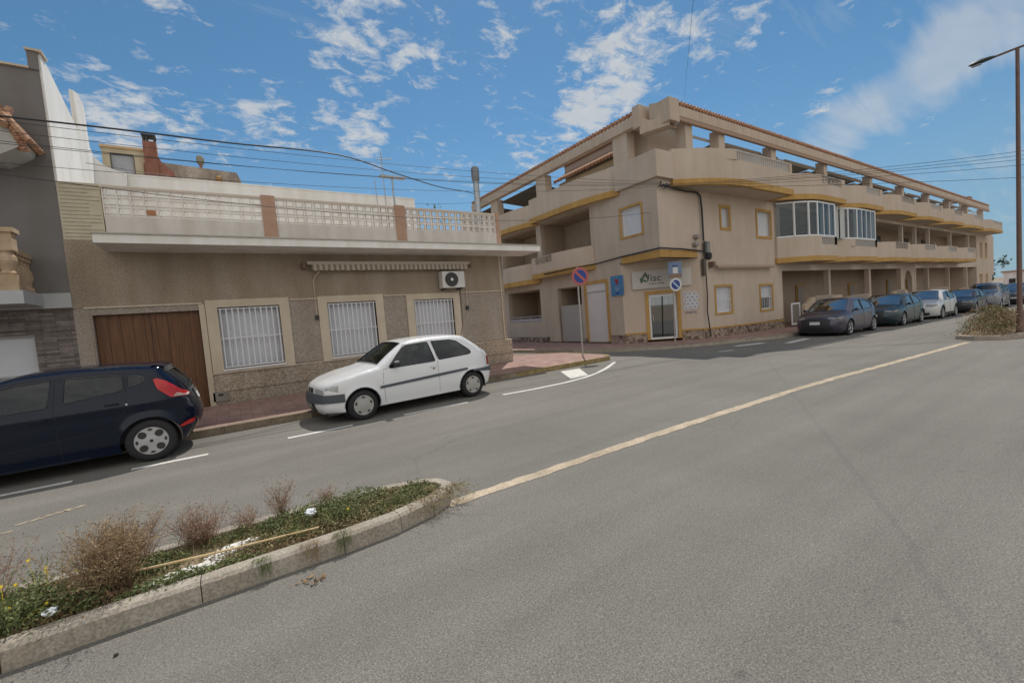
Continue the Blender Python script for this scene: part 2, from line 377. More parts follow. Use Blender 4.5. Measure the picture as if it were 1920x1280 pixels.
# ------------------------------------------------------------------ ground
def zr(x): return -.0145*max(0, min(x, 80)-9.5)
def flat(name, pts, off, mat, loc=None, **props):
    bm = bmesh.new(); bm.faces.new([bm.verts.new((p[0], p[1], 0)) for p in pts])
    for k in (9.5, 80):
        bmesh.ops.bisect_plane(bm, geom=bm.verts[:]+bm.edges[:]+bm.faces[:], plane_co=(k, 0, 0), plane_no=(1, 0, 0), dist=1e-5)
    for v in bm.verts: v.co.z = zr(v.co.x)+off
    bmesh.ops.recalc_face_normals(bm, faces=bm.faces)
    for f in bm.faces:
        if f.normal.z < 0: f.normal_flip()
    me = bpy.data.meshes.new(name); bm.to_mesh(me); bm.free(); me.materials.append(mat)
    o = bpy.data.objects.new(name, me); COL.objects.link(o)
    for a, b in props.items(): o[a] = b
    return o
GROUND = M('dry_ground', (.24, .19, .13), .95, (.30, .25, .18), nscale=.3)
flat('ground', [(-400, -400), (1500, -400), (1500, 1500), (-400, 1500)], -.012, GROUND, kind='structure')
flat('road', [(-60, -9), (300, -9), (300, 9.9), (14.5, 9.9), (14.5, 80), (6.0, 80), (6.0, 9.8), (-60, 9.8)], 0, ASPH, kind='structure')

def kerb_path(name_s, path, inner, h=.13, w=.14, mats=(KERB,), label=None):
    """raised pavement: slab polygon = path + inner points ; kerb stones along the path"""
    flat('pavement', path+inner, h-.004, SIDEW, kind='structure')
    mb = MB(); n = len(path); P = [Vector(p) for p in path]
    # subdivide
    Q = []
    for k in range(n-1):
        seg = (P[k+1]-P[k]); m = max(1, int(seg.length/1.0))
        for j in range(m): Q.append(P[k]+seg*j/m)
    Q.append(P[-1])
    return Q
def kerb_mesh(name, Q, h, w, mat, z0=-.1, gap=.003):
    mb = MB()
    off = []
    for k in range(len(Q)):
        d = (Q[min(k+1, len(Q)-1)]-Q[max(k-1, 0)]).normalized(); off.append(Vector((-d.y, d.x)))
    rk = random.Random(3)
    for k in range(len(Q)-1):
        d = (Q[k+1]-Q[k]).normalized(); hj = rk.uniform(-.006, .006); sj = Vector((-d.y, d.x))*rk.uniform(-.005, .005)
        a, b = Q[k]+d*gap+sj, Q[k+1]-d*gap+sj
        na, nb = off[k], off[k+1]
        sec = [(0, z0), (.008, h-.02), (.03, h), (w, h), (w, z0)]
        i = len(mb.v)
        for (p, nv) in ((a, na), (b, nb)):
            for (o_, z) in sec:
                q = p+nv*o_; mb.v.append(Vector((q.x, q.y, zr(q.x)+z+(hj if z > 0 else 0))))
        m = len(sec)
        for j in range(m): mb.f.append((i+j, i+(j+1) % m, i+m+(j+1) % m, i+m+j))
        mb.f.append(tuple(i+j for j in range(m))); mb.f.append(tuple(i+2*m-1-j for j in range(m)))
    return mb.build(name, mat, kind='structure')

# near-left pavement in front of the low house (kerb on its street edge and round the side-street corner)
pA = [(-40, 9.13), (-1.7, 9.13), (1.15, 9.13), (1.9, 9.62), (8.6, 9.66), (9.7, 9.72)]
arc = [(9.7+.85*math.sin(R(a)), 10.57-.85*math.cos(R(a))) for a in range(10, 91, 16)]
pA = pA + arc + [(10.55, 12.5), (9.1, 14.2), (9.1, 70)]
Q = kerb_path('a', pA, [(7.9, 70), (7.9, 12.2), (-40, 12.2)])
def sub(path, x0, x1):
    return path
KERBD = M('kerb_brown', (.20, .155, .11), .9, (.29, .235, .17), nscale=4, grain=40, bump=.4, stain=.2)
ks = next(i for i, q in enumerate(Q) if q.x > 5.4)
kerb_mesh('kerb', Q[:ks+1], .13, .14, KERBD); kerb_mesh('kerb', Q[ks:], .13, .14, KERBY)
# beige block pavement
arcb = [(10.2, 80), (10.35, 17), (11.35, 13.0), (12.4, 11.4), (13.6, 10.4), (15.4, 9.55), (17.2, 9.1), (18.6, 8.62), (20.2, 8.52)]
pB = [(a, b) for a, b in arcb] + [(300, 8.52)]
Qb = kerb_path('b', pB, [(300, 30), (16, 30), (16, 80)])
kerb_mesh('kerb', [q for q in Qb if q.x < 110 and q.y < 75], .13, .14, KERB)

# markings
def mark(name, pts, mat, off=.004): return flat(name, pts, off, mat, kind='structure')
def stripline(x0, x1, y, w=.10):
    return [(x0, y-w/2), (x1, y-w/2), (x1, y+w/2), (x0, y+w/2)]
for (a, b) in ((-9.5, -8.2), (-6.9, -5.8), (-4.6, -3.35), (-3.0, -1.9), (-1.32, -.46), (.59, 1.6), (2.52, 3.85)):
    mark('lane_dash', stripline(a, b, 7.72), ROADW)
def polystrip(path, w):
    P = [Vector(p) for p in path]; l, r = [], []
    for k, p in enumerate(P):
        d = (P[min(k+1, len(P)-1)]-P[max(k-1, 0)]).normalized(); n = Vector((-d.y, d.x))*w/2
        l.append(tuple(p-n)); r.append(tuple(p+n))
    return l+r[::-1]
mark('road_edge_line', polystrip([(4.72, 7.76), (5.5, 7.7), (6.4, 7.72), (7.2, 7.86), (7.9, 8.13), (8.6, 8.5), (9.3, 8.95), (9.75, 9.25)], .11), ROADW)
mark('road_mark', [(6.88, 8.02), (7.5, 8.05), (8.25, 9.2), (7.6, 9.28)], ROADW)
mark('road_mark', polystrip([(15.2, 8.5), (16.6, 8.2)], .28), ROADW)
mark('road_mark', polystrip([(16.6, 7.4), (18.6, 7.55)], .22), ROADW)
mark('road_mark', polystrip([(13.3, 8.0), (13.9, 7.85)], .12), ROADW)
TAR = M('tar_seam', (.075, .07, .065), .8)
mark('road_joint', polystrip([(-12, 8.30), (-4, 8.36), (-.6, 8.42), (.95, 8.62), (3, 8.9), (6, 9.2)], .014), TAR)
mark('road_crack', polystrip([(9.2, 9.0), (9.9, 9.25), (10.9, 9.3), (11.9, 9.15), (12.8, 8.6)], .018), TAR)
# irregular cream centre line
def ragged(path, w, jit=.025, step=.12):
    P = [Vector(p) for p in path]; Q = []
    for k in range(len(P)-1):
        m = max(1, int((P[k+1]-P[k]).length/step))
        for j in range(m): Q.append(P[k]+(P[k+1]-P[k])*j/m)
    Q.append(P[-1]); l, r = [], []
    for k, p in enumerate(Q):
        d = (Q[min(k+1, len(Q)-1)]-Q[max(k-1, 0)]).normalized(); n = Vector((-d.y, d.x))
        l.append(tuple(p-n*(w/2+random.uniform(-jit, jit)))); r.append(tuple(p+n*(w/2+random.uniform(-jit, jit))))
    return l+r[::-1]
mark('centre_line', ragged([(1.5, 3.58), (4.46, 3.58), (6.5, 3.53), (8.05, 3.50), (9.3, 3.42), (12, 3.27), (17.4, 3.02)], .145, .013, .1), CREAMP)
FADE = M('faded_trace', (.30, .25, .19), .95, (.44, .36, .26), nscale=9, grain=30)
for (x, y, l) in ((-1.98, 6.24, .22), (-1.84, 6.31, .26), (-1.66, 6.36, .16), (-2.1, 6.02, .16)):
    mark('faded_mark', ragged([(x, y), (x+l, y+.05)], .05, .02, .03), FADE)

# ------------------------------------------------------------------ low stuccoed house
YF = 12.3
def planks(mb, x0, x1, z0, z1, n, y0, y1, gap=.006):
    w = (x1-x0)/n
    for i in range(n): mb.box(x0+i*w+gap, x0+(i+1)*w-gap, y0, y1+random.uniform(-.003, .003), z0, z1)
def tile_row(mb, p0, p1, r=.075, step=.2, depth=.5, drop=.16, inward=Vector((0, 1, 0))):
    """row of barrel tiles along an edge: half tubes running inward"""
    p0, p1 = Vector(p0), Vector(p1); L = (p1-p0).length; n = int(L/step); d = (p1-p0).normalized()
    for k in range(n):
        a = p0+d*(k+.5)*step; b = a+inward*depth+Vector((0, 0, drop))
        mb.tube([a, b], r*random.uniform(.94, 1.06), n=7)

def low_house():
    H = thing('low_house', 'single storey taupe stuccoed house with roof terrace, brown garage door and barred windows', 'house', (2.7, YF, 0))
    F = FR(YF)
    wins = [(-.22, 1.08, .95, 2.42), (2.21, 3.50, .95, 2.41), (4.63, 5.93, .95, 2.37)]
    door = (-2.39, -.57, .0, 2.38)
    holes = wins+[door]
    MB(F).wall(-2.63, 7.88, 2.5, 3.72, [], .25).wall(-2.63, 7.88, .9, 2.5, holes, .25).build('wall', STUCL, H)
    # upper wall darker, drawn by a paint line
    up = MB(F); up.wall(-2.66, 7.76, 2.53, 3.95, [], .1)
    for v in range(len(up.v)): up.v[v].y -= .012
    up.build('upper_wall', STUC, H)
    MB(F).box(7.63, 7.88, .25, 9, -.1, 3.9).box(-2.63, -2.43, .25, 9, -.1, 3.9).box(-2.43, 7.63, 8.8, 9, 0, 3.9).build('side_wall', STUC, H)
    MB(F).wall(-.57, 8.03, -.1, .86, [(4.63, 5.93, .95, 2.4)], .3).build('plinth', PLINTH, H)
    MB(F).box(-.55, 8.05, -.012, .3, .855, .885).box(-2.66, -2.42, -.0, .24, -.1, .92).build('plinth_cap', CREAM, H)
    MB(F).box(-.56, 8.04, -.01, .3, .405, .42).build('plinth_joint', M('joint', (.16, .12, .09), .9), H)
    # cream strings
    s = MB(F)
    for a, b in ((-2.5, -.5), (1.33, 1.98), (3.76, 4.43), (6.2, 7.8)): MB(F).box(a, b, -.03, -.0105, 2.52, 2.555).build('string_course', CREAM, H)
    MB(F).box(7.73, 7.77, -.028, -.0105, .9, 3.7).build('corner_line', CREAM, H); MB(F).box(-2.66, -2.42, -.012, -.002, .92, 2.515).build('door_jamb', STUCL, H)
    MB(F).box(-.57, -.46, -.02, .2, .0, 2.515).build('door_jamb', CREAM, H)
    for i, (a, b, c, d) in enumerate(wins):
        fm = MB(F); t = .225
        fm.wall(a-t, b+t, c-.1, d+.18, [(a, b, c, d)], .18)
        for v in fm.v: v.y -= .035
        w = fm.build('window', CREAM, H)
        sh = MB(F); n = 26
        for k in range(n):
            z = c+.03+(d-c-.06)*k/n; hz = (d-c-.06)/n
            sh.quad((a, .155, z), (b, .155, z), (b, .1535, z+hz*.85), (a, .1535, z+hz*.85)).quad((a, .1535, z+hz*.85), (b, .1535, z+hz*.85), (b, .155, z+hz), (a, .155, z+hz))
        sh.build('shutter', SHUT, w)
        g = MB(F); nb = 11
        for k in range(nb):
            x = a+.05+(b-a-.1)*k/(nb-1); g.box(x-.013, x+.013, .008, .034, c+.02, d-.02)
        g.box(a+.01, b-.01, .006, .036, c+.02, c+.045).box(a+.01, b-.01, .006, .036, d-.05, d-.025).box(a+.01, b-.01, .004, .038, (c+d)/2-.02, (c+d)/2+.005)
        g.build('grille', WHITEM, w)
        MB(F).box(a-.02, b+.02, -.06, .14, c-.045, c-.005).build('sill', WHITEM, w)
    a, b, c, d = door
    dm = MB(F); planks(dm, a+.01, b-.01, .03, d-.01, 9, .12, .16, .0025); dr = dm.build('garage_door', WOOD, H)
    MB(F).box((a+b)/2-.004, (a+b)/2+.004, .112, .13, .03, d).box(a, b, .15, .2, .0, d).build('door_gap', DARK, dr)
    MB(F).box(a, b, -.03, .2, -.05, .03).build('doorstep', KERB, H)
    # eave slab and parapet
    MB(F).box(-2.02, 8.70, -1.1, .0, 3.70, 3.87).build('eave_slab', WHITEW, H)
    MB(F).box(-2.04, 8.72, -1.13, .02, 3.873, 3.90).build('slab_edge', M('slab_edge', (.40, .36, .31), .85, (.5, .46, .4)), H)
    MB(F).box(-1.98, 7.90, -.02, .15, 3.96, 4.46).box(-1.98, 7.90, .02, 8.9, 3.9, 3.96).build('terrace_base', M('parapet_grey', (.60, .57, .54), .9, (.67, .64, .60), nscale=2, stain=.15), H)
    MB(F).box(-2.64, -2.0, -.01, .2, 3.95, 5.12).build('pale_brick_panel', BGBRICK, H)
    jb = MB(F)
    for k in range(15):
        z = 4.0+k*.076; xs = sorted(random.uniform(-2.62, -2.05) for _ in range(2)); jb.box(-2.62, random.choice((-2.02, -2.02, -2.2)), -.0135, -.0095, z, z+.008)
    jb.build('brick_joint', M('joint_dark', (.16, .15, .09), .9), H)
    for x in (.96-.02, 4.33-.02, 7.76-.02):
        w = .30 if x < 7 else .14
        MB(F).box(x, x+w, -.045, .17, 3.93, 5.14).build('pillar', PINKP, H)
    LAT = M('breeze_block', (.74, .70, .67), .85, (.80, .77, .74), nscale=3, stain=.1)
    for (x0, x1, n) in ((-1.98, .94, 13), (1.24, 4.31, 14), (4.61, 7.74, 15)):
        mb = MB(F); w = (x1-x0)/n; z0, z1 = 4.46, 5.06; nz = 3; hz = (z1-z0)/nz; t = .016
        for i in range(n):
            for j in range(nz):
                X, Z = x0+i*w, z0+j*hz
                mb.box(X, X+t, 0, .1, Z, Z+hz).box(X+w-t, X+w, 0, .1, Z, Z+hz).box(X+t, X+w-t, 0, .1, Z, Z+t).box(X+t, X+w-t, 0, .1, Z+hz-t, Z+hz)
                q = w*.26; qz = hz*.28
                mb.box(X+q-.006, X+q+.008, .004, .096, Z+t, Z+hz-t); mb.box(X+t, X+w-t, .008, .092, Z+qz-.006, Z+qz+.008)
        mb.build('lattice_panel', LAT, H)
        MB(F).box(x0, x1, -.02, .13, z1, z1+.05).build('handrail', M('rail_cream', (.60, .52, .44), .85), H)
    # plinth vent
    v = MB(F).box(-.50, -.18, -.02, .05, .20, .42).build('vent_cover', M('vent_concrete', (.22, .20, .17), .9, (.28, .26, .22)), H)
    MB(F).box(-.40, -.30, -.026, -.02, .33, .38).build('vent_slot', DARK, v)
    # box-like upper storey set back behind the terrace, pot, small plants come separately
    MB().box(-2.2, 6.45, 16.0, 16.2, 3.96, 6.46).box(-2.22, 6.47, 15.98, 16.3, 6.46, 6.50).box(6.25, 6.45, 16.2, 21, 3.96, 6.4).build('set_back_wall', WHITEW, H)
low_house()

# white stepped party wall, rising as a curve towards the taller house
def party_wall():
    P = thing('party_wall', 'white party wall sweeping down in a curve behind the roof terrace', 'wall', (-2.45, 16, 3.9))
    pts = [(-2.95, 3.9), (-2.0, 3.9), (-2.0, 6.48)]
    for k in range(9):
        a = R(90*k/8); pts.append((-2.0-.78*math.sin(a)*1.0, 7.45-.97*math.cos(a)))
    pts += [(-2.95, 7.45)]
    MB().prof(pts, 15.8, 15.98).build('wall', WHITEW, P)
party_wall()

# grey house on the left
def grey_house():
    G = thing('grey_house', 'dark grey rendered townhouse with slate clad ground floor and balustraded balcony', 'house', (-6, YF, 0))
    F = FR(YF)
    MB(F).wall(-12, -2.66, 2.86, 7.27, [(-6.5, -3.62, 2.9, 5.1)], .3).box(-2.80, -2.655, -.03, .3, 7.27, 7.62).build('wall', GREYW, G)
    MB(F).wall(-12, -2.66, -.1, 2.56, [(-4.9, -3.26, 1.25, 2.05), (-9, -7, 0, 2.2)], .3).build('slate_wall', SLATE, G)
    MB(F).box(-12, -2.655, -.05, .25, 2.56, 2.86).build('string_course', M('pale_render', (.42, .44, .44), .85, (.48, .49, .49)), G)
    # white side wall towards the low house, stepping down
    side = [(12.32, 3.8), (12.32, 7.60), (12.6, 7.6), (14.35, 7.10), (14.6, 7.05), (14.62, 8.0), (15.1, 8.12), (15.55, 8.0), (15.58, 7.0), (15.8, 6.9), (15.8, 3.8)]
    m = MB(Matrix(((0, 1, 0, -2.70), (1, 0, 0, 0), (0, 0, 1, 0), (0, 0, 0, 1)))); m.prof([(a, b) for a, b in side], 0, .08)
    m.build('side_wall', WHITEW, G)
    MB().box(-12, -2.72, 12.6, 16, 7.2, 7.25).build('roof', KERB, G)
    MB(F).box(-12, -2.79, -.05, .3, 7.27, 7.31).box(-2.82, -2.58, -.06, .32, 7.62, 7.66).build('coping', CREAM, G)
    w = MB(F).box(-4.9, -3.26, .16, .2, 1.25, 2.05).build('window', SHUT, G)
    fr = MB(F).wall(-4.98, -3.18, 1.19, 2.09, [(-4.88, -3.28, 1.27, 2.03)], .1)
    for q in fr.v: q.y += .03
    fr.build('frame', M('frame_grey', (.45, .46, .46), .6), w)
    sl = MB(F)
    for k in range(16): sl.box(-4.88, -3.28, .145, .156, 1.28+k*.047, 1.318+k*.047)
    sl.build('shutter_slats', SHUT, w)
    b = MB(F).box(-6.5, -3.62, .18, .25, 2.9, 5.1).build('balcony_door', M('balcony_glazing', (.16, .19, .19), .2), G)
    MB(F).box(-3.72, -3.62, .1, .18, 2.9, 5.1).build('frame', WHITEM, b)
    # balcony slab and balustrade
    MB(F).box(-12, -3.05, -1.02, -.05, 2.60, 2.84).build('balcony_slab', M('pale_render', (.4, .4, .4)), G)
    BAL = M('stone_baluster', (.42, .30, .19), .85, (.55, .42, .29), nscale=6, stain=.15)
    prof = [(.075, 0), (.075, .06), (.045, .09), (.05, .14), (.085, .26), (.075, .36), (.04, .46), (.055, .5), (.04, .53), (.075, .56), (.075, .62)]
    for i in range(5): MB(F).lathe(prof, 'z', (-3.22, -.66+i*.15, 2.9), 12).build('baluster', BAL, G, smooth=True)
    for i in range(6): MB(F).lathe(prof, 'z', (-3.56-i*.2, -.87, 2.9), 12).build('baluster', BAL, G, smooth=True)
    ped = MB(F).box(-3.37, -3.09, -.99, -.73, 2.84, 3.12).box(-3.35, -3.11, -.97, -.75, 3.56, 3.88).box(-3.39, -3.07, -1.01, -.71, 3.88, 3.96).lathe([(.11, 3.12), (.125, 3.16), (.09, 3.2), (.10, 3.26), (.13, 3.38), (.12, 3.45), (.085, 3.52), (.11, 3.56)], 'z', (-3.23, -.86, 0), 16).build('pedestal', BAL, G)
    MB(F).box(-12, -3.38, -.96, -.77, 3.525, 3.66).build('balcony_rail', BAL, G); MB(F).box(-3.32, -3.13, -.74, -.0, 3.525, 3.62).build('balcony_rail', BAL, G)
    MB(F).box(-12, -3.38, -.955, -.775, 2.842, 2.9).build('rail_base', BAL, G); MB(F).box(-3.31, -3.14, -.73, -.0, 2.842, 2.9).build('rail_base', BAL, G)
    c = MB(F); c.prof([(-12, 5.25), (-3.25, 5.28), (-2.92, 5.50), (-2.86, 5.62), (-3.1, 5.9), (-12, 5.9)], -.70, -.0); c.build('canopy', M('canopy_soffit', (.45, .44, .41), .85), G)
    t = MB(F)
    for k in range(8): y = -.72+k*.1; t.tube([(-2.78, y, 5.62), (-2.98, y, 5.95), (-3.25, y, 6.28)], .06, n=7)
    for k in range(9): z = 5.45+k*.09; t.tube([(-2.80-.035*k, -.74, z), (-2.80-.035*k-.25, -.5, z+.1)], .05, n=6)
    for k in range(20): t.tube([(-3.05-k*.2, -.80, 5.85+min(k, 2)*.12), (-3.1-k*.2, -.2, 6.35)], .07, n=7)
    t.build('roof_tiles', TERR, G)
grey_house()

# rooftop things behind the terrace
def rooftops():
    S = thing('stair_tower', 'small ochre rooftop stair housing with a grey metal door', 'rooftop hut', (-2.5, 20, 6.2))
    MB(FR(20)).wall(-3.08, -1.9, 6.2, 8.55, [(-2.88, -2.24, 6.3, 8.38)], .2).box(-3.08, -2.9, .2, 1.6, 6.2, 8.5).build('wall', M('ochre_wall', (.50, .42, .29), .9, (.58, .5, .36), nscale=2, stain=.15), S)
    MB(FR(20)).box(-3.12, -1.86, -.05, 1.7, 8.55, 8.63).build('roof', M('ochre_trim', (.60, .42, .24), .85), S)
    d = MB(FR(20)).box(-2.86, -2.26, .06, .1, 6.3, 8.36).build('door', M('grey_door', (.33, .34, .36), .5, (.42, .43, .45)), S)
    MB(FR(20)).box(-2.88, -2.855, -.01, .08, 6.3, 8.38).box(-2.265, -2.24, -.01, .08, 6.3, 8.38).box(-2.88, -2.24, -.01, .08, 8.36, 8.385).build('frame', M('door_frame_dark', (.12, .1, .09), .6), d)
    C = thing('brick_chimney', 'red brick rooftop chimney with an open four post cap', 'chimney', (-1.75, 20, 7))
    BR = M('red_brick', (.26, .11, .075), .9, (.36, .17, .12), nscale=5, grain=30, stain=.2)
    MB().box(-1.95, -1.58, 19.9, 20.3, 6.6, 8.9).prof([(-2.0, 6.6), (-1.15, 6.6), (-1.15, 7.92), (-1.28, 7.98), (-1.45, 8.15), (-1.56, 8.4), (-2.0, 8.1)], 19.94, 20.26).build('stack', BR, C)
    k = MB()
    for x in (-1.94, -1.64):
        for y in (19.91, 20.24): k.box(x, x+.05, y, y+.05, 8.9, 9.1)
    k.box(-1.97, -1.57, 19.88, 20.32, 9.1, 9.14); k.box(-1.85, -1.8, 19.9, 20.3, 8.9, 9.1); k.build('cap', BLK, C)
    W = thing('rooftop_wall', 'weathered grey rooftop wall behind the brick chimney', 'wall', (-.3, 20.4, 7))
    MB().prof([(-1.6, 6.5), (.95, 6.5), (.95, 7.9), (.82, 8.24), (-1.6, 8.36)], 20.4, 20.6).build('wall', M('weathered_wall', (.33, .28, .23), .95, (.50, .43, .36), nscale=2.5, stain=.35, grain=20), W)
    V = thing('vent_pipe', 'brick vent pipe with a domed cowl on the grey rooftop wall', 'vent', (-.33, 20.5, 8.2))
    MB().lathe([(.05, 8.2), (.05, 8.5)], 'z', (-.33, 20.5, 0), 10).build('pipe', BR, V)
    MB().lathe([(.10, 8.46), (.13, 8.6), (.13, 8.68), (.10, 8.76), (.03, 8.80)], 'z', (-.33, 20.5, 0), 12).build('cowl', M('cowl', (.28, .26, .2), .8), V)
    V2 = MB().lathe([(.05, 7.6), (.05, 7.8), (.10, 7.82), (.11, 7.95), (.03, 8.02)], 'z', (.2, 20.3, 0), 12).build('vent_pipe', M('rusty', (.35, .2, .07), .8), loc=(.2, 20.3, 7.6))
    V2['label'] = 'short rusty vent pipe in front of the grey rooftop wall'; V2['category'] = 'vent'
    A = thing('antenna', 'flat grey T shaped television antenna on the terrace by the second pillar', 'antenna', (4.6, 13, 3.96))
    MB().tube([(4.6, 13, 3.96), (4.58, 13, 6.18)], .028, 8).build('mast', GALV, A)
    MB().box(4.2, 4.98, 12.9, 13.1, 6.16, 6.205).build('panel', GALV, A)
    A2 = thing('antenna', 'thin tall television mast with short crossbars behind the T antenna', 'antenna', (4.36, 14, 3.96))
    MB().tube([(4.66, 14, 3.96), (4.63, 14, 7.35)], .014, 6).build('mast', GALV, A2)
    e = MB().tube([(4.45, 14, 7.05), (4.98, 14, 7.14)], .012, 5)
    for k in range(7): e.tube([(4.5+k*.07, 13.85, 7.06+k*.01), (4.5+k*.07, 14.15, 7.06+k*.01)], .006, 4)
    e.build('elements', GALV, A2)
    MB().tube([(4.52, 14.3, 3.96), (4.44, 14.3, 6.5)], .012, 6).build('stay_pole', GALV, A2)
    Fl = thing('flue_pipe', 'tall grey galvanised flue pipe with a wide cowl at the terrace corner', 'chimney', (7.64, 13.2, 3.96))
    MB().lathe([(.103, 3.96), (.103, 6.46)], 'z', (7.64, 13.2, 0), 16).build('pipe', GALV, Fl, smooth=True)
    MB().lathe([(.11, 6.42), (.14, 6.5), (.14, 6.86), (.10, 6.92)], 'z', (7.64, 13.2, 0), 16).build('cowl', M('flue_cowl', (.2, .21, .22), .5, metal=.4), Fl, smooth=True)
rooftops()

def hanging_things():
    # retracted awning
    A = thing('awning', 'rolled up striped awning under the eave of the low stuccoed house', 'awning', (4.2, 12.1, 3.3))
    MB().box(1.80, 6.52, 12.05, 12.19, 3.40, 3.48).build('cassette', M('awning_case', (.47, .42, .35), .7), A)
    s = MB(); n = 96
    for k in range(n):
        x = 1.9+k*(4.55/n); w = 4.55/n
        zb = 3.255-.018*abs(math.sin(k*math.pi/4))
        s.quad((x, 12.04+.012*math.sin(k*.8), zb), (x+w, 12.04+.012*math.sin(k*.8+.8), zb), (x+w, 12.06, 3.41), (x, 12.06, 3.41))
    AW = M('awning_stripe', (.36, .31, .25), .9)
    nt = AW.node_tree; b = nt.nodes['Principled BSDF']; tc = nt.nodes.new('ShaderNodeTexCoord'); wv = nt.nodes.new('ShaderNodeTexWave')
    wv.inputs['Scale'].default_value = 2.3; wv.inputs['Distortion'].default_value = 0
    nt.links.new(tc.outputs['Object'], wv.inputs['Vector']); rp = nt.nodes.new('ShaderNodeValToRGB')
    rp.color_ramp.elements[0].position = .42; rp.color_ramp.elements[1].position = .55
    rp.color_ramp.elements[0].color = (.27, .22, .17, 1); rp.color_ramp.elements[1].color = (.50, .44, .36, 1)
    nt.links.new(wv.outputs['Fac'], rp.inputs[0]); nt.links.new(rp.outputs[0], b.inputs['Base Color'])
    s.build('valance', AW, A)
    MB().box(1.68, 1.76, 12.02, 12.3, 3.30, 3.46).box(6.5, 6.56, 12.05, 12.3, 3.30, 3.44).build('bracket', RUST, A)
    # crank rods / cords on the wall
    for (x, lb) in ((1.93, 'white cord conduit bent at the top beside the middle window'), (6.40, 'short white cord conduit right of the air conditioner')):
        t = thing('conduit', lb, 'conduit', (x, 12.28, 2.0))
        if x < 3: MB().tube([(x, 12.25, 2.1), (x, 12.25, 3.0), (x+.06, 12.22, 3.12), (x+.16, 12.12, 3.24)], .016, 6).build('tube', CREAM, t)
        else: MB().tube([(x, 12.25, 2.0), (x, 12.25, 3.2)], .012, 6).build('tube', CREAM, t)
        MB().box(x-.04, x+.04, 12.22, 12.29, 1.98, 2.1).build('socket', BLK, t)
    U = thing('air_conditioner', 'white outdoor air conditioning unit fixed under the awning', 'air conditioner', (5.85, 12.1, 2.65))
    MB().box(5.47, 6.22, 11.93, 12.22, 2.67, 3.17).build('casing', M('ac_white', (.60, .59, .56), .5, (.66, .65, .62)), U, bevel=.012)
    MB().lathe([(.215, 11.905), (.215, 11.93), (.19, 11.925)], 'y', (5.77, 0, 2.92), 28).build('fan_ring', BLK, U)
    g = MB()
    for r_ in (.06, .10, .14, .18):
        pts = [(5.77+r_*math.cos(a*math.pi/14), 11.90, 2.92+r_*math.sin(a*math.pi/14)) for a in range(29)]; g.tube(pts, .004, 4, False)
    for a in range(10):
        w = a*math.pi/5; g.tube([(5.77+.04*math.cos(w), 11.9, 2.92+.04*math.sin(w)), (5.77+.2*math.cos(w), 11.9, 2.92+.2*math.sin(w))], .004, 4)
    g.build('fan_grille', M('grille_grey', (.14, .14, .14), .6), U)
    MB().lathe([(.045, 11.893), (.045, 11.91)], 'y', (5.77, 0, 2.92), 16).build('hub', WHITEM, U)
    MB().box(5.55, 5.6, 11.95, 12.3, 2.62, 2.67).box(6.08, 6.13, 11.95, 12.3, 2.62, 2.67).build('bracket', BLK, U)
    MB().tube([(6.2, 12.26, 2.65), (6.2, 12.27, 2.2), (6.19, 12.27, 1.6), (6.1, 12.26, 1.2)], .012, 5).build('hose', RUST, U)
    # small plants / pots seen through the third lattice panel
    for (x, z, n, lb) in ((5.1, 4.5, 60, 'dark potted plant behind the third lattice panel, nearer the pillar'), (6.0, 4.75, 90, 'taller dark potted plant behind the third lattice panel')):
        t = thing('potted_plant', lb, 'plant', (x, 13.2, 3.96))
        MB().lathe([(.13, 3.96), (.19, 4.3), (.2, 4.32)], 'z', (x, 13.2, 0), 14).build('pot', TERR, t)
        f = MB()
        for k in range(n):
            a = random.uniform(0, 6.28); r_ = random.uniform(.02, .38); zz = random.uniform(4.3, z+.75)
            leaf(f, Vector((x+r_*math.cos(a), 13.2+r_*math.sin(a)*.6, zz)), random.uniform(.06, .12))
        f.build('foliage', LEAF, t)
    u = MB().box(-1.28, -1.12, 12.28, 12.29, 4.52, 4.62).build('letter_plate', M('plate_brown', (.4, .17, .08), .7), loc=(-1.2, 12.28, 4.52))
    u['label'] = 'small brown plaque fixed on the first lattice panel'; u['category'] = 'plaque'

def leaf(mb, p, s, up=.3):
    a = Vector((random.gauss(0, 1), random.gauss(0, 1), random.gauss(0, .6)+up)).normalized()
    b = a.cross(Vector((random.gauss(0, 1), random.gauss(0, 1), random.gauss(0, 1)))).normalized()
    mb.quad(p, p+a*s*.5+b*s*.22, p+a*s, p+a*s*.5-b*s*.22)
hanging_things()

# ------------------------------------------------------------------ beige apartment building
def text_mesh(name, txt, size, mat, mtx, parent, extrude=.002, font_scale=(1, 1), bold=0):
    cu = bpy.data.curves.new(name, 'FONT'); cu.body = txt; cu.size = size; cu.extrude = extrude; cu.offset = bold
    o = bpy.data.objects.new(name+'_src', cu); COL.objects.link(o)
    dg = bpy.context.evaluated_depsgraph_get(); me = bpy.data.meshes.new_from_object(o.evaluated_get(dg)); 
    COL.objects.unlink(o); bpy.data.objects.remove(o)
    me.transform(Matrix.Diagonal((*font_scale, 1, 1))); me.transform(mtx)
    me.materials.clear(); me.materials.append(mat)
    q = bpy.data.objects.new(name, me); COL.objects.link(q)
    if parent: attach(q, parent)
    return q

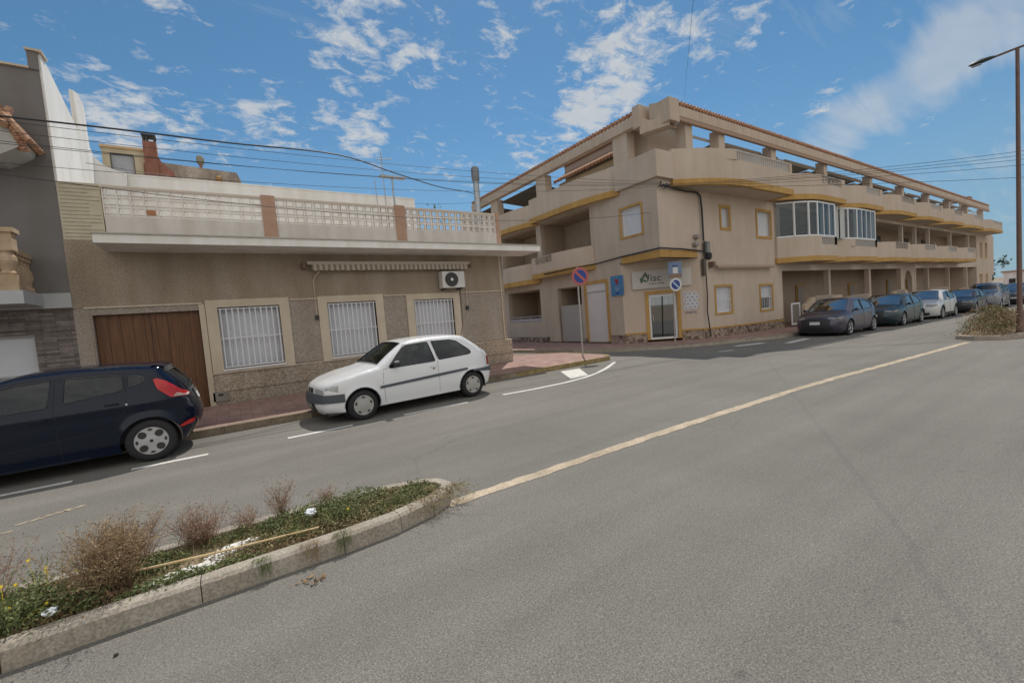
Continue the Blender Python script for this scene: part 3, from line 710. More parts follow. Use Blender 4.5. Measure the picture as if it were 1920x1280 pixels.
XB, YB = 14.35, 10.85
def curve_path(u0, u1, d, frac=.5, ret=.10):
    w = min(3.1, (u1-u0)*frac)
    P = [(u0, -.0), (u0, -d*ret)]
    P += [(u0+w*.35, -d*(ret+(1-ret)*.52)), (u0+w*.7, -d*(ret+(1-ret)*.86)), (u0+w, -d)]
    P += [(u1, -d), (u1, -.0)]
    return P
def balcony(B, Fm, u0, u1, d, z0, zt, rail='bars', rr=None, label=None, cut=.36, band=.26):
    P = curve_path(u0, u1, d)
    root = MB(Fm).prism(P[::-1], z0+.02, z0+band-.06).build('balcony', BEIGE2, B)
    if label: root['label'] = label
    e = .035
    Pb = [(P[0][0]-e, 0), (P[1][0]-e, P[1][1]-e*.5)]+[(p[0], p[1]-e) for p in P[2:5]]+[(P[5][0]+e, P[5][1]-e), (P[6][0]+e, 0)]
    MB(Fm).ring(Pb, .16, z0, z0+band-.0).build('band', OCHRE, root)
    za = z0+band+.001
    r0, r1 = rr if rr else (u0+(u1-u0)*.52, u1-.45)
    low = zt-cut if rail else zt
    MB(Fm).ring(P, .12, za, low).build('parapet', BEIGE, root)
    if rail:
        k = [p for p in P if p[0] < r0 and p != P[0]]
        MB(Fm).ring([P[0]]+k+[(r0, -d)], .12, low, zt).build('parapet_top', BEIGE, root)
        MB(Fm).ring([(r1, -d), (u1, -d), (u1, 0)], .12, low, zt).build('parapet_post', BEIGE, root)
        g = MB(Fm); 
        g.box(r0+.004, r1-.004, -d+.02, -d+.09, zt-.05, zt)
        if rail == 'bars':
            n = int((r1-r0)/.16)
            for i in range(n): 
                x = r0+.08+i*(r1-r0-.1)/n; g.box(x, x+.045, -d+.03, -d+.08, low, zt-.05)
        else:
            n = max(3, int((r1-r0)/.42)); w = (r1-r0)/n
            for i in range(n):
                x = r0+i*w; h0, h1 = low, zt-.05; y = -d+.055
                g.tube([(x+.02, y, h0), (x+w-.02, y, h1)], .02, 4); g.tube([(x+.02, y, h1), (x+w-.02, y, h0)], .02, 4)
                c = [(x+w/2+w*.3*math.cos(a*math.pi/6), y, (h0+h1)/2+(h1-h0)*.32*math.sin(a*math.pi/6)) for a in range(13)]; g.tube(c, .018, 4, False)
        g.build('railing', M('white_railing', (.52, .49, .45), .7) if rail == 'bars' else M('ornate_railing', (.40, .36, .32), .7), root)
    return root
def window_box(B, Fm, a, b, c, d, shutter=1.0, sill=True, grille=False, t=.10, name='window', inset=.14):
    """opening must exist in the wall; builds ochre surround, frame, blind"""
    s = MB(Fm).wall(a-t, b+t, c-t, d+t, [(a, b, c, d)], .03)
    for q in s.v: pass
    m = MB(Fm @ Matrix.Translation((0, -.028, 0))).wall(a-t, b+t, c-t, d+t, [(a, b, c, d)], .0275)
    w = m.build(name, OCHRE, B)
    f = MB(Fm @ Matrix.Translation((0, inset-.03, 0))).wall(a, b, c, d, [(a+.05, b-.05, c+.05, d-.05)], .05); f.build('frame', WHITEM, w)
    zs = d-.05-(d-c-.1)*shutter
    sh = MB(Fm); n = max(4, int((d-.05-zs)/.055))
    for k in range(n):
        z = zs+(d-.05-zs)*k/n; sh.box(a+.05, b-.05, inset+.0, inset+.012, z, z+(d-.05-zs)/n-.006)
    sh.box(a+.05, b-.05, inset+.014, inset+.02, zs, d-.05); sh.build('shutter', SHUT, w)
    if shutter < 1: MB(Fm).box(a+.05, b-.05, inset+.03, inset+.035, c+.05, zs).build('pane', M('pane_dark', (.05, .06, .065), .12), w)
    if grille:
        g = MB(Fm)
        for k in range(7): x = a+.07+(b-a-.14)*k/6; g.box(x-.008, x+.008, .02, .036, c+.02, d-.02)
        g.box(a, b, .018, .038, (c+d)/2, (c+d)/2+.02); g.build('grille', WHITEM, w)
    return w

def apartment():
    B = thing('apartment_building', 'three storey beige apartment building with ochre bands, curved balconies and tiled roof beams', 'apartment building', (40, 18, 0))
    F, Lf = FR(YB), LF(XB)
    EX = 74.0                       # far end
    # ---- front wall near the corner (u = world x)
    g1 = (18.02, 19.24, 1.06, 2.2); g2_ = (21.84, 22.98, .98, 2.15)
    f1 = (18.72, 19.34, 4.85, 5.72); f2 = (21.82, 23.08, 4.58, 5.76)
    MB(F).wall(16.9, 24.1, .38, 3.5, [g1, g2_], .25).wall(XB+.25, 24.1, 3.5, 6.4, [f1, f2], .25).quad((XB,0,3.5),(XB+.25,0,3.5),(XB+.25,0,6.4),(XB,0,6.4)).build('front_wall', BEIGE, B)
    window_box(B, F, *g1, shutter=1, grille=True); window_box(B, F, *g2_, shutter=.48, grille=True)
    window_box(B, F, *f1, t=.13); window_box(B, F, *f2, t=.13)
    # plinth & its ochre line follow the falling street
    pl = MB(F @ Matrix.Translation((0, -.05, 0))); pl.prof([(16.9, -.4), (24.1, -.4), (24.1, .27), (16.9, .40)], 0, .3); pl.build('stone_plinth', STONE, B)
    MB(F @ Matrix.Translation((0, -.065, 0))).prof([(16.9, .40), (24.1, .27), (24.1, .33), (16.9, .47)], 0, .3).build('plinth_band', OCHRE, B)
    # ---- chamfered shop front
    a = Vector((XB, 12.9)); b = Vector((16.9, YB)); dd = (b-a).normalized(); nn_ = Vector((-dd.y, dd.x))
    Ch = Matrix(((dd.x, nn_.x, 0, a.x), (dd.y, nn_.y, 0, a.y), (0, 0, 1, 0), (0, 0, 0, 1))); LC = (b-a).length
    dr = (1.08, 2.26, .14, 2.1)
    MB(Ch).wall(0, LC, .42, 3.5, [dr], .25).build('shop_wall', BEIGE, B)
    for (pa, pb) in ((0, .93), (2.42, LC)):
        MB(Ch @ Matrix.Translation((0, -.05, 0))).box(pa, pb, 0, .3, -.3, .42).build('stone_plinth', STONE, B)
        MB(Ch @ Matrix.Translation((0, -.065, 0))).box(pa, pb, 0, .3, .42, .49).build('plinth_band', OCHRE, B)
    D = MB(Ch @ Matrix.Translation((0, -.03, 0))).wall(.93, 2.41, .13, 2.24, [dr], .06).build('shop_door', OCHRE, B)
    MB(Ch @ Matrix.Translation((0, .06, 0))).wall(1.08, 2.26, .14, 2.1, [(1.17, 2.17, .22, 1.98)], .06).build('frame', WHITEM, D)
    MB(Ch).quad((1.17, .09, .22), (2.17, .09, .22), (2.17, .09, 1.98), (1.17, .09, 1.98)).build('pane', glass_mat('shop_glass', (.3, .32, .3), .22), D)
    MB(Ch).box(1.22, 1.25, .03, .06, .95, 1.2).build('handle', GALV, D)
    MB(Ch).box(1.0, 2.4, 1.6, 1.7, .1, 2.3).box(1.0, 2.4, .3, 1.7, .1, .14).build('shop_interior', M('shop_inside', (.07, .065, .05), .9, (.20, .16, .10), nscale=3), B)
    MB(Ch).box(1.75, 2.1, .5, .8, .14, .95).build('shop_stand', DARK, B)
    # overhanging first floor corner: ochre band and soffit
    MB().prism([(XB, 12.95), (XB, YB), (16.75, YB)], 3.50, 3.54).build('soffit', BEIGE2, B)
    MB().prism([(XB-.04, 12.8), (XB-.04, YB-.04), (16.75, YB-.04), (16.75, YB-.001), (XB-.001, YB-.001), (XB-.001, 12.8)], 3.49, 3.78).build('ochre_band', OCHRE, B)
    # ---- left facade (u = world y), from the corner towards the back street
    lw = (11.66, 12.72, 4.62, 5.76)
    shut = (13.86, 15.14, .12, 2.84)
    log1 = (14.6, 18.35, 4.0, 6.38); log1b = (18.75, 22.3, 4.0, 6.38)
    gar = (15.5, 17.3, .1, 2.85); logg = (18.8, 22.0, .13, 3.0)
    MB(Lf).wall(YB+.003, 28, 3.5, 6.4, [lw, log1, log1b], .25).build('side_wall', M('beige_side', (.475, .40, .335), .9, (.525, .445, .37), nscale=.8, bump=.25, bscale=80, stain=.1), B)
    MB(Lf).wall(12.9, 28, .1, 3.5, [shut, gar, logg], .25).build('side_wall', MATS['beige_side'], B)
    window_box(B, Lf, *lw, t=.09)
    w = MB(Lf @ Matrix.Translation((0, -.03, 0))).wall(shut[0]-.13, shut[1]+.13, .12, shut[3]+.14, [(shut[0], shut[1], .05, shut[3])], .03).build('shuttered_door', OCHRE, B)
    MB(Lf).box(shut[0], shut[1], .06, .1, .13, 2.45).box(shut[0], shut[1], .02, .12, 2.47, shut[3]).build('shutter', M('roller_white', (.60, .56, .56), .6, (.64, .60, .60)), w)
    # loggia interiors
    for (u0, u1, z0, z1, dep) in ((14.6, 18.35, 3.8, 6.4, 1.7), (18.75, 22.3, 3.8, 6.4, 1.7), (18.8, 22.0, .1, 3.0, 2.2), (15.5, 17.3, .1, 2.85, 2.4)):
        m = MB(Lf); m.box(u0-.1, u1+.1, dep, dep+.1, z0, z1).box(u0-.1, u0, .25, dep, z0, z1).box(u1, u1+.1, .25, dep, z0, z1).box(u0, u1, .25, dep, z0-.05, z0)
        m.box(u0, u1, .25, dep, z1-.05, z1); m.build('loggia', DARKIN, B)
    MB(Lf).box(15.0, 15.7, 1.6, 1.68, 4.0, 6.0).build('loggia_door', M('pale_door', (.46, .42, .38), .7), B)
    MB(Lf).box(19.6, 20.5, 2.1, 2.18, .15, 2.2).build('loggia_door', M('ochre_door', (.35, .25, .14), .7), B)
    MB(Lf).box(20.9, 21.5, 2.1, 2.18, .15, 2.3).build('loggia_door', M('beige_door', (.45, .36, .25), .7), B)
    MB(Lf).box(15.5, 17.1, .03, .08, .12, 1.95).box(17.02, 17.1, .0, .1, .12, 1.95).build('metal_gate', M('gate_grey', (.36, .34, .32), .6), B)
    gw = MB(Lf).box(18.8, 22.0, -.02, .14, .1, 1.22).build('terrace_wall', MATS['beige_side'], B)
    rg = MB(Lf).box(18.85, 21.95, .02, .07, 1.5, 1.54)
    for k in range(4): rg.box(18.85+k*1.02, 18.9+k*1.02, .03, .06, 1.22, 1.5)
    rg.box(18.85, 21.95, .035, .05, 1.24, 1.40); rg.build('railing', M('rail_grey', (.40, .38, .40), .6), gw)
    MB(Lf @ Matrix.Translation((0, -.05, 0))).box(12.9, 13.7, 0, .25, -.2, .42).box(18.2, 28, 0, .25, -.3, .35).box(15.2, 15.45, 0, .2, -.2, .3).build('stone_plinth', STONE, B)
    balcony(B, Lf, 14.45, 18.6, .55, 3.50, 4.60, 'ornate', (16.9, 18.3), 'lower side street balcony nearer the corner')
    balcony(B, Lf, 18.64, 22.6, .55, 3.30, 4.42, 'ornate', (21.5, 22.4), 'lower side street balcony farther from the corner')
    balcony(B, Lf, 12.75, 18.4, .6, 6.40, 7.62, None, None, 'upper side street balcony nearer the corner')
    balcony(B, Lf, 18.44, 24.2, .6, 6.40, 7.55, None, None, 'upper side street balcony farther from the corner')
    # side corner parapet, slab of the second floor
    MB().prism([(XB, 28), (XB, YB), (EX, YB), (EX, 28)], 6.4, 6.55).build('floor_slab', BEIGE2, B)
    MB().ring([(XB, 12.8), (XB, YB+.0), (15.2, YB+.0)], -.2, 6.55, 7.58).build('parapet', BEIGE, B)
    # ---- front balconies
    xs = [15.2, 22.95, 29.1, 34.9, 41.6, 48.3, 54.8, 62.4]
    xl = [22.95, 23.4, 27.8, 33.7, 40.0, 46.4, 52.7, 59.0]
    bar = ['bars', 'ornate', 'bars', 'ornate', 'bars', 'ornate', 'bars']
    desc = ['big corner', 'second', 'third', 'fourth', 'fifth', 'sixth', 'seventh']
    for i in range(7):
        u0, u1 = xs[i], xs[i+1]
        balcony(B, F, u0+.06, u1-.14, 1.2, 6.32 if i else 6.28, 7.60 if i else 7.74, bar[i], (u0+2.8, u1-.35) if i == 0 else None, 'upper front balcony, %s from the corner' % desc[i], cut=.42)
    balcony(B, F, 62.45, 71.2, 1.2, 6.32, 7.5, 'bars', (67, 70.8), 'upper front balcony at the far end')
    for i in range(1, 7):
        u0, u1 = xl[i], xl[i+1]
        gl = i in (1, 2)
        r = balcony(B, F, u0+.06, u1-.12, 1.2, 3.22, 4.48, 'bars' if gl else ('ornate' if i == 3 else 'bars'), (u0+2.4, u1-.12) if gl else None, 'lower front balcony, %s from the corner' % desc[i], cut=.42)
        if gl:      # glazed-in balcony
            P = curve_path(u0+.09, u1-.17, 1.17)
            fr = MB(F); pn = MB(F); z0, z1 = 4.49, 6.24
            for k in range(len(P)-1):
                if k == 5: continue
                A, C = Vector(P[k]), Vector(P[k+1]); L = (C-A).length
                if L < .3: continue
                n = max(1, round(L/(.8 if k == 4 else 9))); 
                for j in range(0 if k == 0 else 1, n+1):
                    q = A+(C-A)*j/n; w_ = .13 if j in (0, n) else .07
                    fr.box(q.x-w_/2, q.x+w_/2, q.y+.02, q.y+.08, z0, z1)
                d_ = (C-A).normalized(); nv = Vector((-d_.y, d_.x))*.05
                for (za, zb) in ((z0, z0+.07), (z1-.07, z1)):
                    fr.prism([A+nv*.2, C+nv*.2, C+nv*1.4, A+nv*1.4], za, zb)
                pn.quad((*(A+nv*.8), z0), (*(C+nv*.8), z0), (*(C+nv*.8), z1), (*(A+nv*.8), z1))
            G = fr.build('glazing', WHITEM, r); pn.build('pane', GLS, G)
            cu = MB(F)
            for k in range(4):
                xa = u0+2.9+k*.85; 
                pts = [(xa+j*.05, -.95+.03*math.sin(j*1.9)) for j in range(13)]
                for j in range(12): cu.quad((pts[j][0], pts[j][1], z0), (pts[j+1][0], pts[j+1][1], z0), (pts[j+1][0], pts[j+1][1], z1), (pts[j][0], pts[j][1], z1))
            cu.build('curtain', M('curtain', (.52, .54, .54), .9), G)
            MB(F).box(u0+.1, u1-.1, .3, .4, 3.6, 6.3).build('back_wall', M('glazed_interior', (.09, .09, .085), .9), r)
    # ---- recessed walls behind porches
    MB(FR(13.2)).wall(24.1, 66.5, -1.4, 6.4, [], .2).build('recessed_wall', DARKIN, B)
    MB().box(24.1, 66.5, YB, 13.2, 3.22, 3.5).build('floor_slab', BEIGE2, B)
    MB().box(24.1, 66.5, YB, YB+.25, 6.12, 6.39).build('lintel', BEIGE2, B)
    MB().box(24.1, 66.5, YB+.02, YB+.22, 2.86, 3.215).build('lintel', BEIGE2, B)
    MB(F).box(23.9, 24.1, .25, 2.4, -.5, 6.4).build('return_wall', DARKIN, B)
    MB(F).wall(66.5, EX, -1.2, 6.4, [(68.0, 68.9, .3, 2.0), (70.8, 71.6, .3, 2.0), (68.2, 69.1, 3.9, 5.4), (70.6, 71.4, 3.9, 5.4)], .25).box(66.5, 66.7, .25, 2.4, -1.2, 6.4).build('end_wall', BEIGE, B)
    MB().box(EX-.25, EX, 11.1, 28, -1.2, 6.4).box(XB+.25, EX, 27.75, 28, -1.2, 9.3).build('back_wall', BEIGE, B)
    for h in ((68.0, 68.9, .3, 2.0), (70.8, 71.6, .3, 2.0), (68.2, 69.1, 3.9, 5.4), (70.6, 71.4, 3.9, 5.4)): window_box(B, F, *h, t=.12)
    # columns
    for i, x in enumerate((29.75, 36.1, 42.5, 45.9, 49.3, 55.7, 62.3)):
        w_ = .34 if i in (1,) else .26
        MB(F).box(x, x+w_, .0, .26, -1.0, 2.858).build('column', BEIGE, B)
    for x in (30.3, 36.5, 43.2, 46.4, 50, 56.8, 63.5):
        MB(F).box(x-.12, x+.12, .02, .24, 3.5, 6.12).build('column', BEIGE2, B)
    # arched doorway
    ar = [(42.76, -1), (42.76, 2.86), (45.9, 2.86), (45.9, -1), (45.25, -1), (45.25, 1.7)]
    ar += [(44.33+.92*math.cos(R(k)), 1.7+1.0*math.sin(R(k))) for k in range(15, 180, 15)] + [(43.41, 1.7), (43.41, -1)]
    MB(F).prof(ar, .03, .23).build('arch', BEIGE, B)
    # front garden walls with stepped tops and pale vents
    gwm = M('garden_wall', (.50, .40, .30), .9, (.55, .45, .34), stain=.1)
    vm = M('vent_blocks', (.30, .25, .21), .9)
    spans = [(25.2, 30.0, 1.36), (30.0, 35.4, 1.20), (38.2, 42.5, 1.25), (46.2, 53.4, 1.1), (56.4, 60.8, .85)]
    for i, (a_, b_, zt) in enumerate(spans):
        z = -.9
        pts = [(a_, z), (b_, z), (b_, zt-.7), (b_-.9, zt), (a_+.9, zt), (a_, zt-.45)] if i != 0 else [(a_, z), (b_, z), (b_, zt), (a_+.9, zt), (a_, zt-.4)]
        g = MB(FR(10.3)).prof(pts, 0, .15).build('garden_wall', gwm, B)
        v = MB(FR(10.28)); v.box(a_+1.3, b_-1.4, 0, .02, zt-.32, zt-.06); v.build('vent_panel', vm, g)
        MB(FR(10.26)).box(a_+1.2, b_-1.3, 0, .2, zt, zt+.05).build('coping', M('coping_grey', (.42, .37, .33), .8), g)
    gt = MB(FR(10.5)).wall(24.2, 25.15, .02, 1.15, [(24.27, 25.08, .1, 1.08)], .04).build('gate', WHITEM, B)
    bars = MB(FR(10.5))
    for k in range(9): bars.box(24.3+k*.09, 24.315+k*.09, .01, .03, .1, 1.08)
    bars.build('bars', M('gate_bars', (.35, .33, .31), .6), gt)
    for (xa, za, zb) in ((24.7, .15, 2.2), (31.0, .1, 2.2), (39.5, 0, 2.1), (47.8, 0, 2.2), (53, -.2, 2.1), (58.5, -.2, 2.0)):
        d_ = MB(FR(13.12)).box(xa, xa+1.0, 0, .06, za, zb).build('porch_door', OCHRE, B)
        MB(FR(13.08)).box(xa+.12, xa+.88, 0, .05, za, zb-.12).build('panel', M('door_panel', (.30, .26, .22), .6), d_)
    for (xa, za) in ((32.5, 4.0), (38.2, 4.0), (44.8, 4.0), (52, 4.0), (58, 4.0)):
        d_ = MB(FR(13.12)).box(xa, xa+1.7, 0, .06, za-.3, za+1.9).build('balcony_door', M('dark_glazing', (.04, .045, .045), .15), B)
        MB(FR(13.1)).wall(xa, xa+1.7, za-.3, za+1.9, [(xa+.07, xa+.82, za-.25, za+1.83), (xa+.9, xa+1.63, za-.25, za+1.83)], .02).build('frame', M('brown_frame', (.22, .16, .11), .6), d_)
    # ---- roof beams (pergola frame) with tiles
    zt = 10.04
    def beam(name, path_prof, y0, y1): pass
    # front beam: fascia polygon in y-z, running along x
    X0, X1 = 15.95, 75.6
    sec = [(11.25, 9.50), (11.25, 9.86), (11.32, 9.98), (12.2, 10.25), (12.2, 9.9), (11.55, 9.48)]
    fb = MB(); n = len(sec)
    for x in (X0, X1):
        for (y, z) in sec: fb.v.append(Vector((x, y, z)))
    fb.f += [tuple(range(n)), tuple(range(2*n-1, n-1, -1))]+[(k, (k+1) % n, n+(k+1) % n, n+k) for k in range(n)]
    fr_ = fb.build('roof_beam', FASC, B)
    MB().box(X0+.3, X1, 11.22, 11.36, 9.30, 9.46).build('soffit_board', M('soffit_brown', (.36, .25, .18), .85), fr_)
    t = MB(); tile_row(t, (X0+.5, 11.22, 10.02), (X1, 11.22, 10.02), .085, .235, 1.1, .3); t.build('roof_tiles', TERR, fr_, kind='stuff')
    MB().box(X0-.02, X0+.62, 11.18, 12.2, 9.2, 10.12).build('end_block', FASC, fr_)
    sec = [(15.6, 9.50), (15.6, 9.9), (15.68, 10.02), (16.5, 10.3), (16.5, 9.95), (15.9, 9.48)]
    Y0, Y1 = 12.45, 27.9
    fb = MB()
    for y in (Y0, Y1):
        for (x, z) in sec: fb.v.append(Vector((x, y, z)))
    fb.f += [tuple(range(n)), tuple(range(2*n-1, n-1, -1))]+[(k, (k+1) % n, n+(k+1) % n, n+k) for k in range(n)]
    fl = fb.build('roof_beam', FASC, B)
    MB().box(15.55, 16.3, Y0-.02, Y0+.35, 9.35, 10.28).build('end_block', FASC, fl)
    t = MB(); tile_row(t, (15.57, Y0+.3, 10.06), (15.57, Y1, 10.06), .085, .235, 1.1, .3, Vector((1, 0, 0))); t.build('roof_tiles', TERR, fl, kind='stuff')
    # open chamfer piece between the beams
    c = MB(); a1, a2 = Vector((15.62, 12.5)), Vector((16.05, 11.3))
    ar = []
    for k in range(9):
        s_ = k/8; p = a1.lerp(a2, s_); ar.append((p, 9.86-.40*math.sin(math.pi*s_)))
    for k in range(8):
        (p, z), (q, w_) = ar[k], ar[k+1]
        c.quad((p.x, p.y, 9.05), (q.x, q.y, 9.05), (q.x, q.y, w_), (p.x, p.y, z)); c.quad((p.x, p.y, z), (q.x, q.y, w_), (q.x+.5, q.y+.1, w_), (p.x+.5, p.y+.1, z))
        c.quad((p.x+.5, p.y+.1, 9.05), (q.x+.5, q.y+.1, 9.05), (q.x+.5, q.y+.1, w_), (p.x+.5, p.y+.1, z)); c.quad((p.x, p.y, 9.05), (q.x, q.y, 9.05), (q.x+.5, q.y+.1, 9.05), (p.x+.5, p.y+.1, 9.05))
    c.build('corner_beam', FASC, B)
    # columns carrying the beams
    for x in (17.25, 19.8, 24.7, 31.1, 38.6, 45.4, 52.2, 59, 66, 73): MB().box(x, x+.5, 11.4, 11.85, 6.55, 9.5).build('roof_column', BEIGE, B)
    for y in (13.35, 19.4, 24.6): MB().box(15.75, 16.25, y, y+.85, 6.55, 9.5).build('roof_column', BEIGE, B)
    MB().box(X0+.6, X1, 11.9, 12.0, 9.16, 9.24).build('awning_rail', WHITEM, B)
    # set-back penthouse walls with tiled lean-to roofs and glass doors
    MB().box(18.6, EX-4, 14.3, 14.5, 6.55, 9.0).box(18.6, 18.8, 14.5, 27.7, 6.55, 9.1).box(24.5, 25.3, 12.3, 14.3, 6.55, 9.2).box(31.0, 31.7, 12.3, 14.3, 6.55, 9.2).box(38.5, 39.3, 12.3, 14.3, 6.55, 9.2).box(45.3, 46, 12.3, 14.3, 6.55, 9.2).box(52.1, 52.9, 12.3, 14.3, 6.55, 9.2).box(58.9, 59.7, 12.3, 14.3, 6.55, 9.2).build('penthouse_wall', BEIGE2, B)
    for (xa, xb) in ((26.5, 29.6), (33, 36), (40, 42.8), (47, 49.6), (53.6, 56.4), (60, 63), (20.3, 24.4)):
        d_ = MB(FR(14.22)).box(xa, xb, 0, .06, 6.6, 8.6).build('terrace_door', MATS['dark_glazing'], B)
        MB(FR(14.2)).wall(xa, xb, 6.6, 8.6, [(xa+.08, (xa+xb)/2-.04, 6.65, 8.52), ((xa+xb)/2+.04, xb-.08, 6.65, 8.52)], .02).build('frame', WHITEM, d_)
    for (xa, xb) in ():
        l = MB(); l.quad((xa, 12.6, 8.75), (xb, 12.6, 8.75), (xb, 15.2, 9.75), (xa, 15.2, 9.75)).quad((xa, 12.6, 8.70), (xb, 12.6, 8.70), (xb, 15.2, 9.70), (xa, 15.2, 9.70)); rf = l.build('lean_to_roof', TERR, B)
        t = MB(); tile_row(t, (xa, 12.58, 8.78), (xb, 12.58, 8.78), .08, .24, 2.5, .97); t.build('roof_tiles', TERR, rf, kind='stuff')
    MB().box(17.0, 18.58, 14.3, 19.6, 6.55, 9.15).build('penthouse_bay', M('bay_ochre', (.42, .33, .20), .9, (.47, .38, .25), nscale=1), B)
    MB().box(17.5, 18.58, 14.3, 19.6, 9.2, 10.2).build('penthouse_bay', BEIGE2, B)
    l = MB().quad((16.65, 14.4, 9.15), (16.65, 19.7, 9.15), (17.49, 19.7, 9.7), (17.49, 14.4, 9.7)).build('lean_to_roof', TERR, B)
    t = MB(); tile_row(t, (16.6, 14.4, 9.2), (16.6, 19.7, 9.2), .08, .24, .88, .52, Vector((1, 0, 0))); t.build('roof_tiles', TERR, l, kind='stuff')
    l = MB().quad((17.4, 14.3, 10.2), (17.4, 19.8, 10.2), (18.6, 19.8, 10.6), (18.6, 14.3, 10.6)).build('lean_to_roof', TERR, B)
    t = MB(); tile_row(t, (17.38, 14.3, 10.25), (17.38, 19.8, 10.25), .08, .24, 1.1, .34, Vector((1, 0, 0))); t.build('roof_tiles', TERR, l, kind='stuff')
    MB().box(16.96, 17.0, 15.3, 16.0, 7.9, 8.8).build('bay_door', WHITEM, B); MB().box(16.96, 17.0, 17.0, 17.6, 8.2, 8.9).build('bay_door', M('door_panel', (.30, .26, .22), .6), B)
    MB().quad((15.9, 20.3, 9.27), (15.9, 24.5, 9.27), (18.6, 24.5, 9.1), (18.6, 20.3, 9.1)).build('sun_blind', M('blind_dark', (.12, .11, .10), .8), B)
    MB().quad((15.9, 25.5, 9.27), (15.9, 27.5, 9.27), (18.6, 27.5, 9.1), (18.6, 25.5, 9.1)).build('sun_blind', M('blind_dark', (.12, .11, .10), .8), B)
    MB().box(17.9, 17.95, 14.6, 19.5, 10.5, 10.98).build('white_screen', WHITEW, B)
    tw = MB().box(16.75, 19.3, 13.0, 14.25, 6.55, 10.0).build('roof_turret', BEIGE2, B)
    MB().box(16.65, 19.4, 12.9, 14.35, 10.0, 10.1).build('cornice', FASC, tw)
    t = MB(); tile_row(t, (16.7, 12.92, 10.14), (19.4, 12.92, 10.14), .08, .24, 1.2, .3); t.build('roof_tiles', TERR, tw)
    for k, (xa, xb, m_) in enumerate(((20.5, 24.6, 'blind_grey'), (25.4, 26.4, 'blind_white'), (27.2, 31.0, 'blind_grey'), (31.8, 38.4, 'blind_grey'), (39.4, 45.2, 'blind_brown'), (46.1, 48, 'blind_white'), (48.8, 52, 'blind_brown'), (53, 58.8, 'blind_grey'), (59.8, 65.6, 'blind_brown'), (66.6, 70.5, 'blind_grey'))):
        mm = {'blind_grey': M('blind_grey', (.26, .27, .25), .8), 'blind_white': M('blind_white', (.62, .62, .62), .8), 'blind_brown': M('blind_brown', (.26, .17, .12), .85)}[m_]
        MB().quad((xa, 11.9, 9.27), (xb, 11.9, 9.27), (xb, 14.3, 9.10), (xa, 14.3, 9.10)).build('sun_blind', mm, B)
        MB().box(xa, xb, 11.84, 11.90, 9.16, 9.27).build('blind_rail', M('rail_beige', (.5, .42, .34), .7), B)
    # chimneys on the long roof
    for (x, z) in ((66.5, 10.55), (71.5, 10.9)):
        ch = MB().box(x, x+1.3 if z > 10.7 else x+.5, 12.2, 13, 9.9, z).build('chimney', BEIGE, B)
        MB().box(x-.08, (x+1.3 if z > 10.7 else x+.5)+.08, 12.12, 13.08, z, z+.12).build('cap', MATS['kerb_concrete'], ch)
    MB().box(XB+.4, EX-.3, 12.2, 27.7, 9.0, 9.1).build('flat_roof', MATS['kerb_concrete'], B) if False else None
    # end drainage lamp stub under the far corner
    MB(F).box(EX, EX+.9, .0, 1.4, 1.9, 6.36).build('far_bay', BEIGE, B)
    return Ch, B
Ch, APT = apartment()

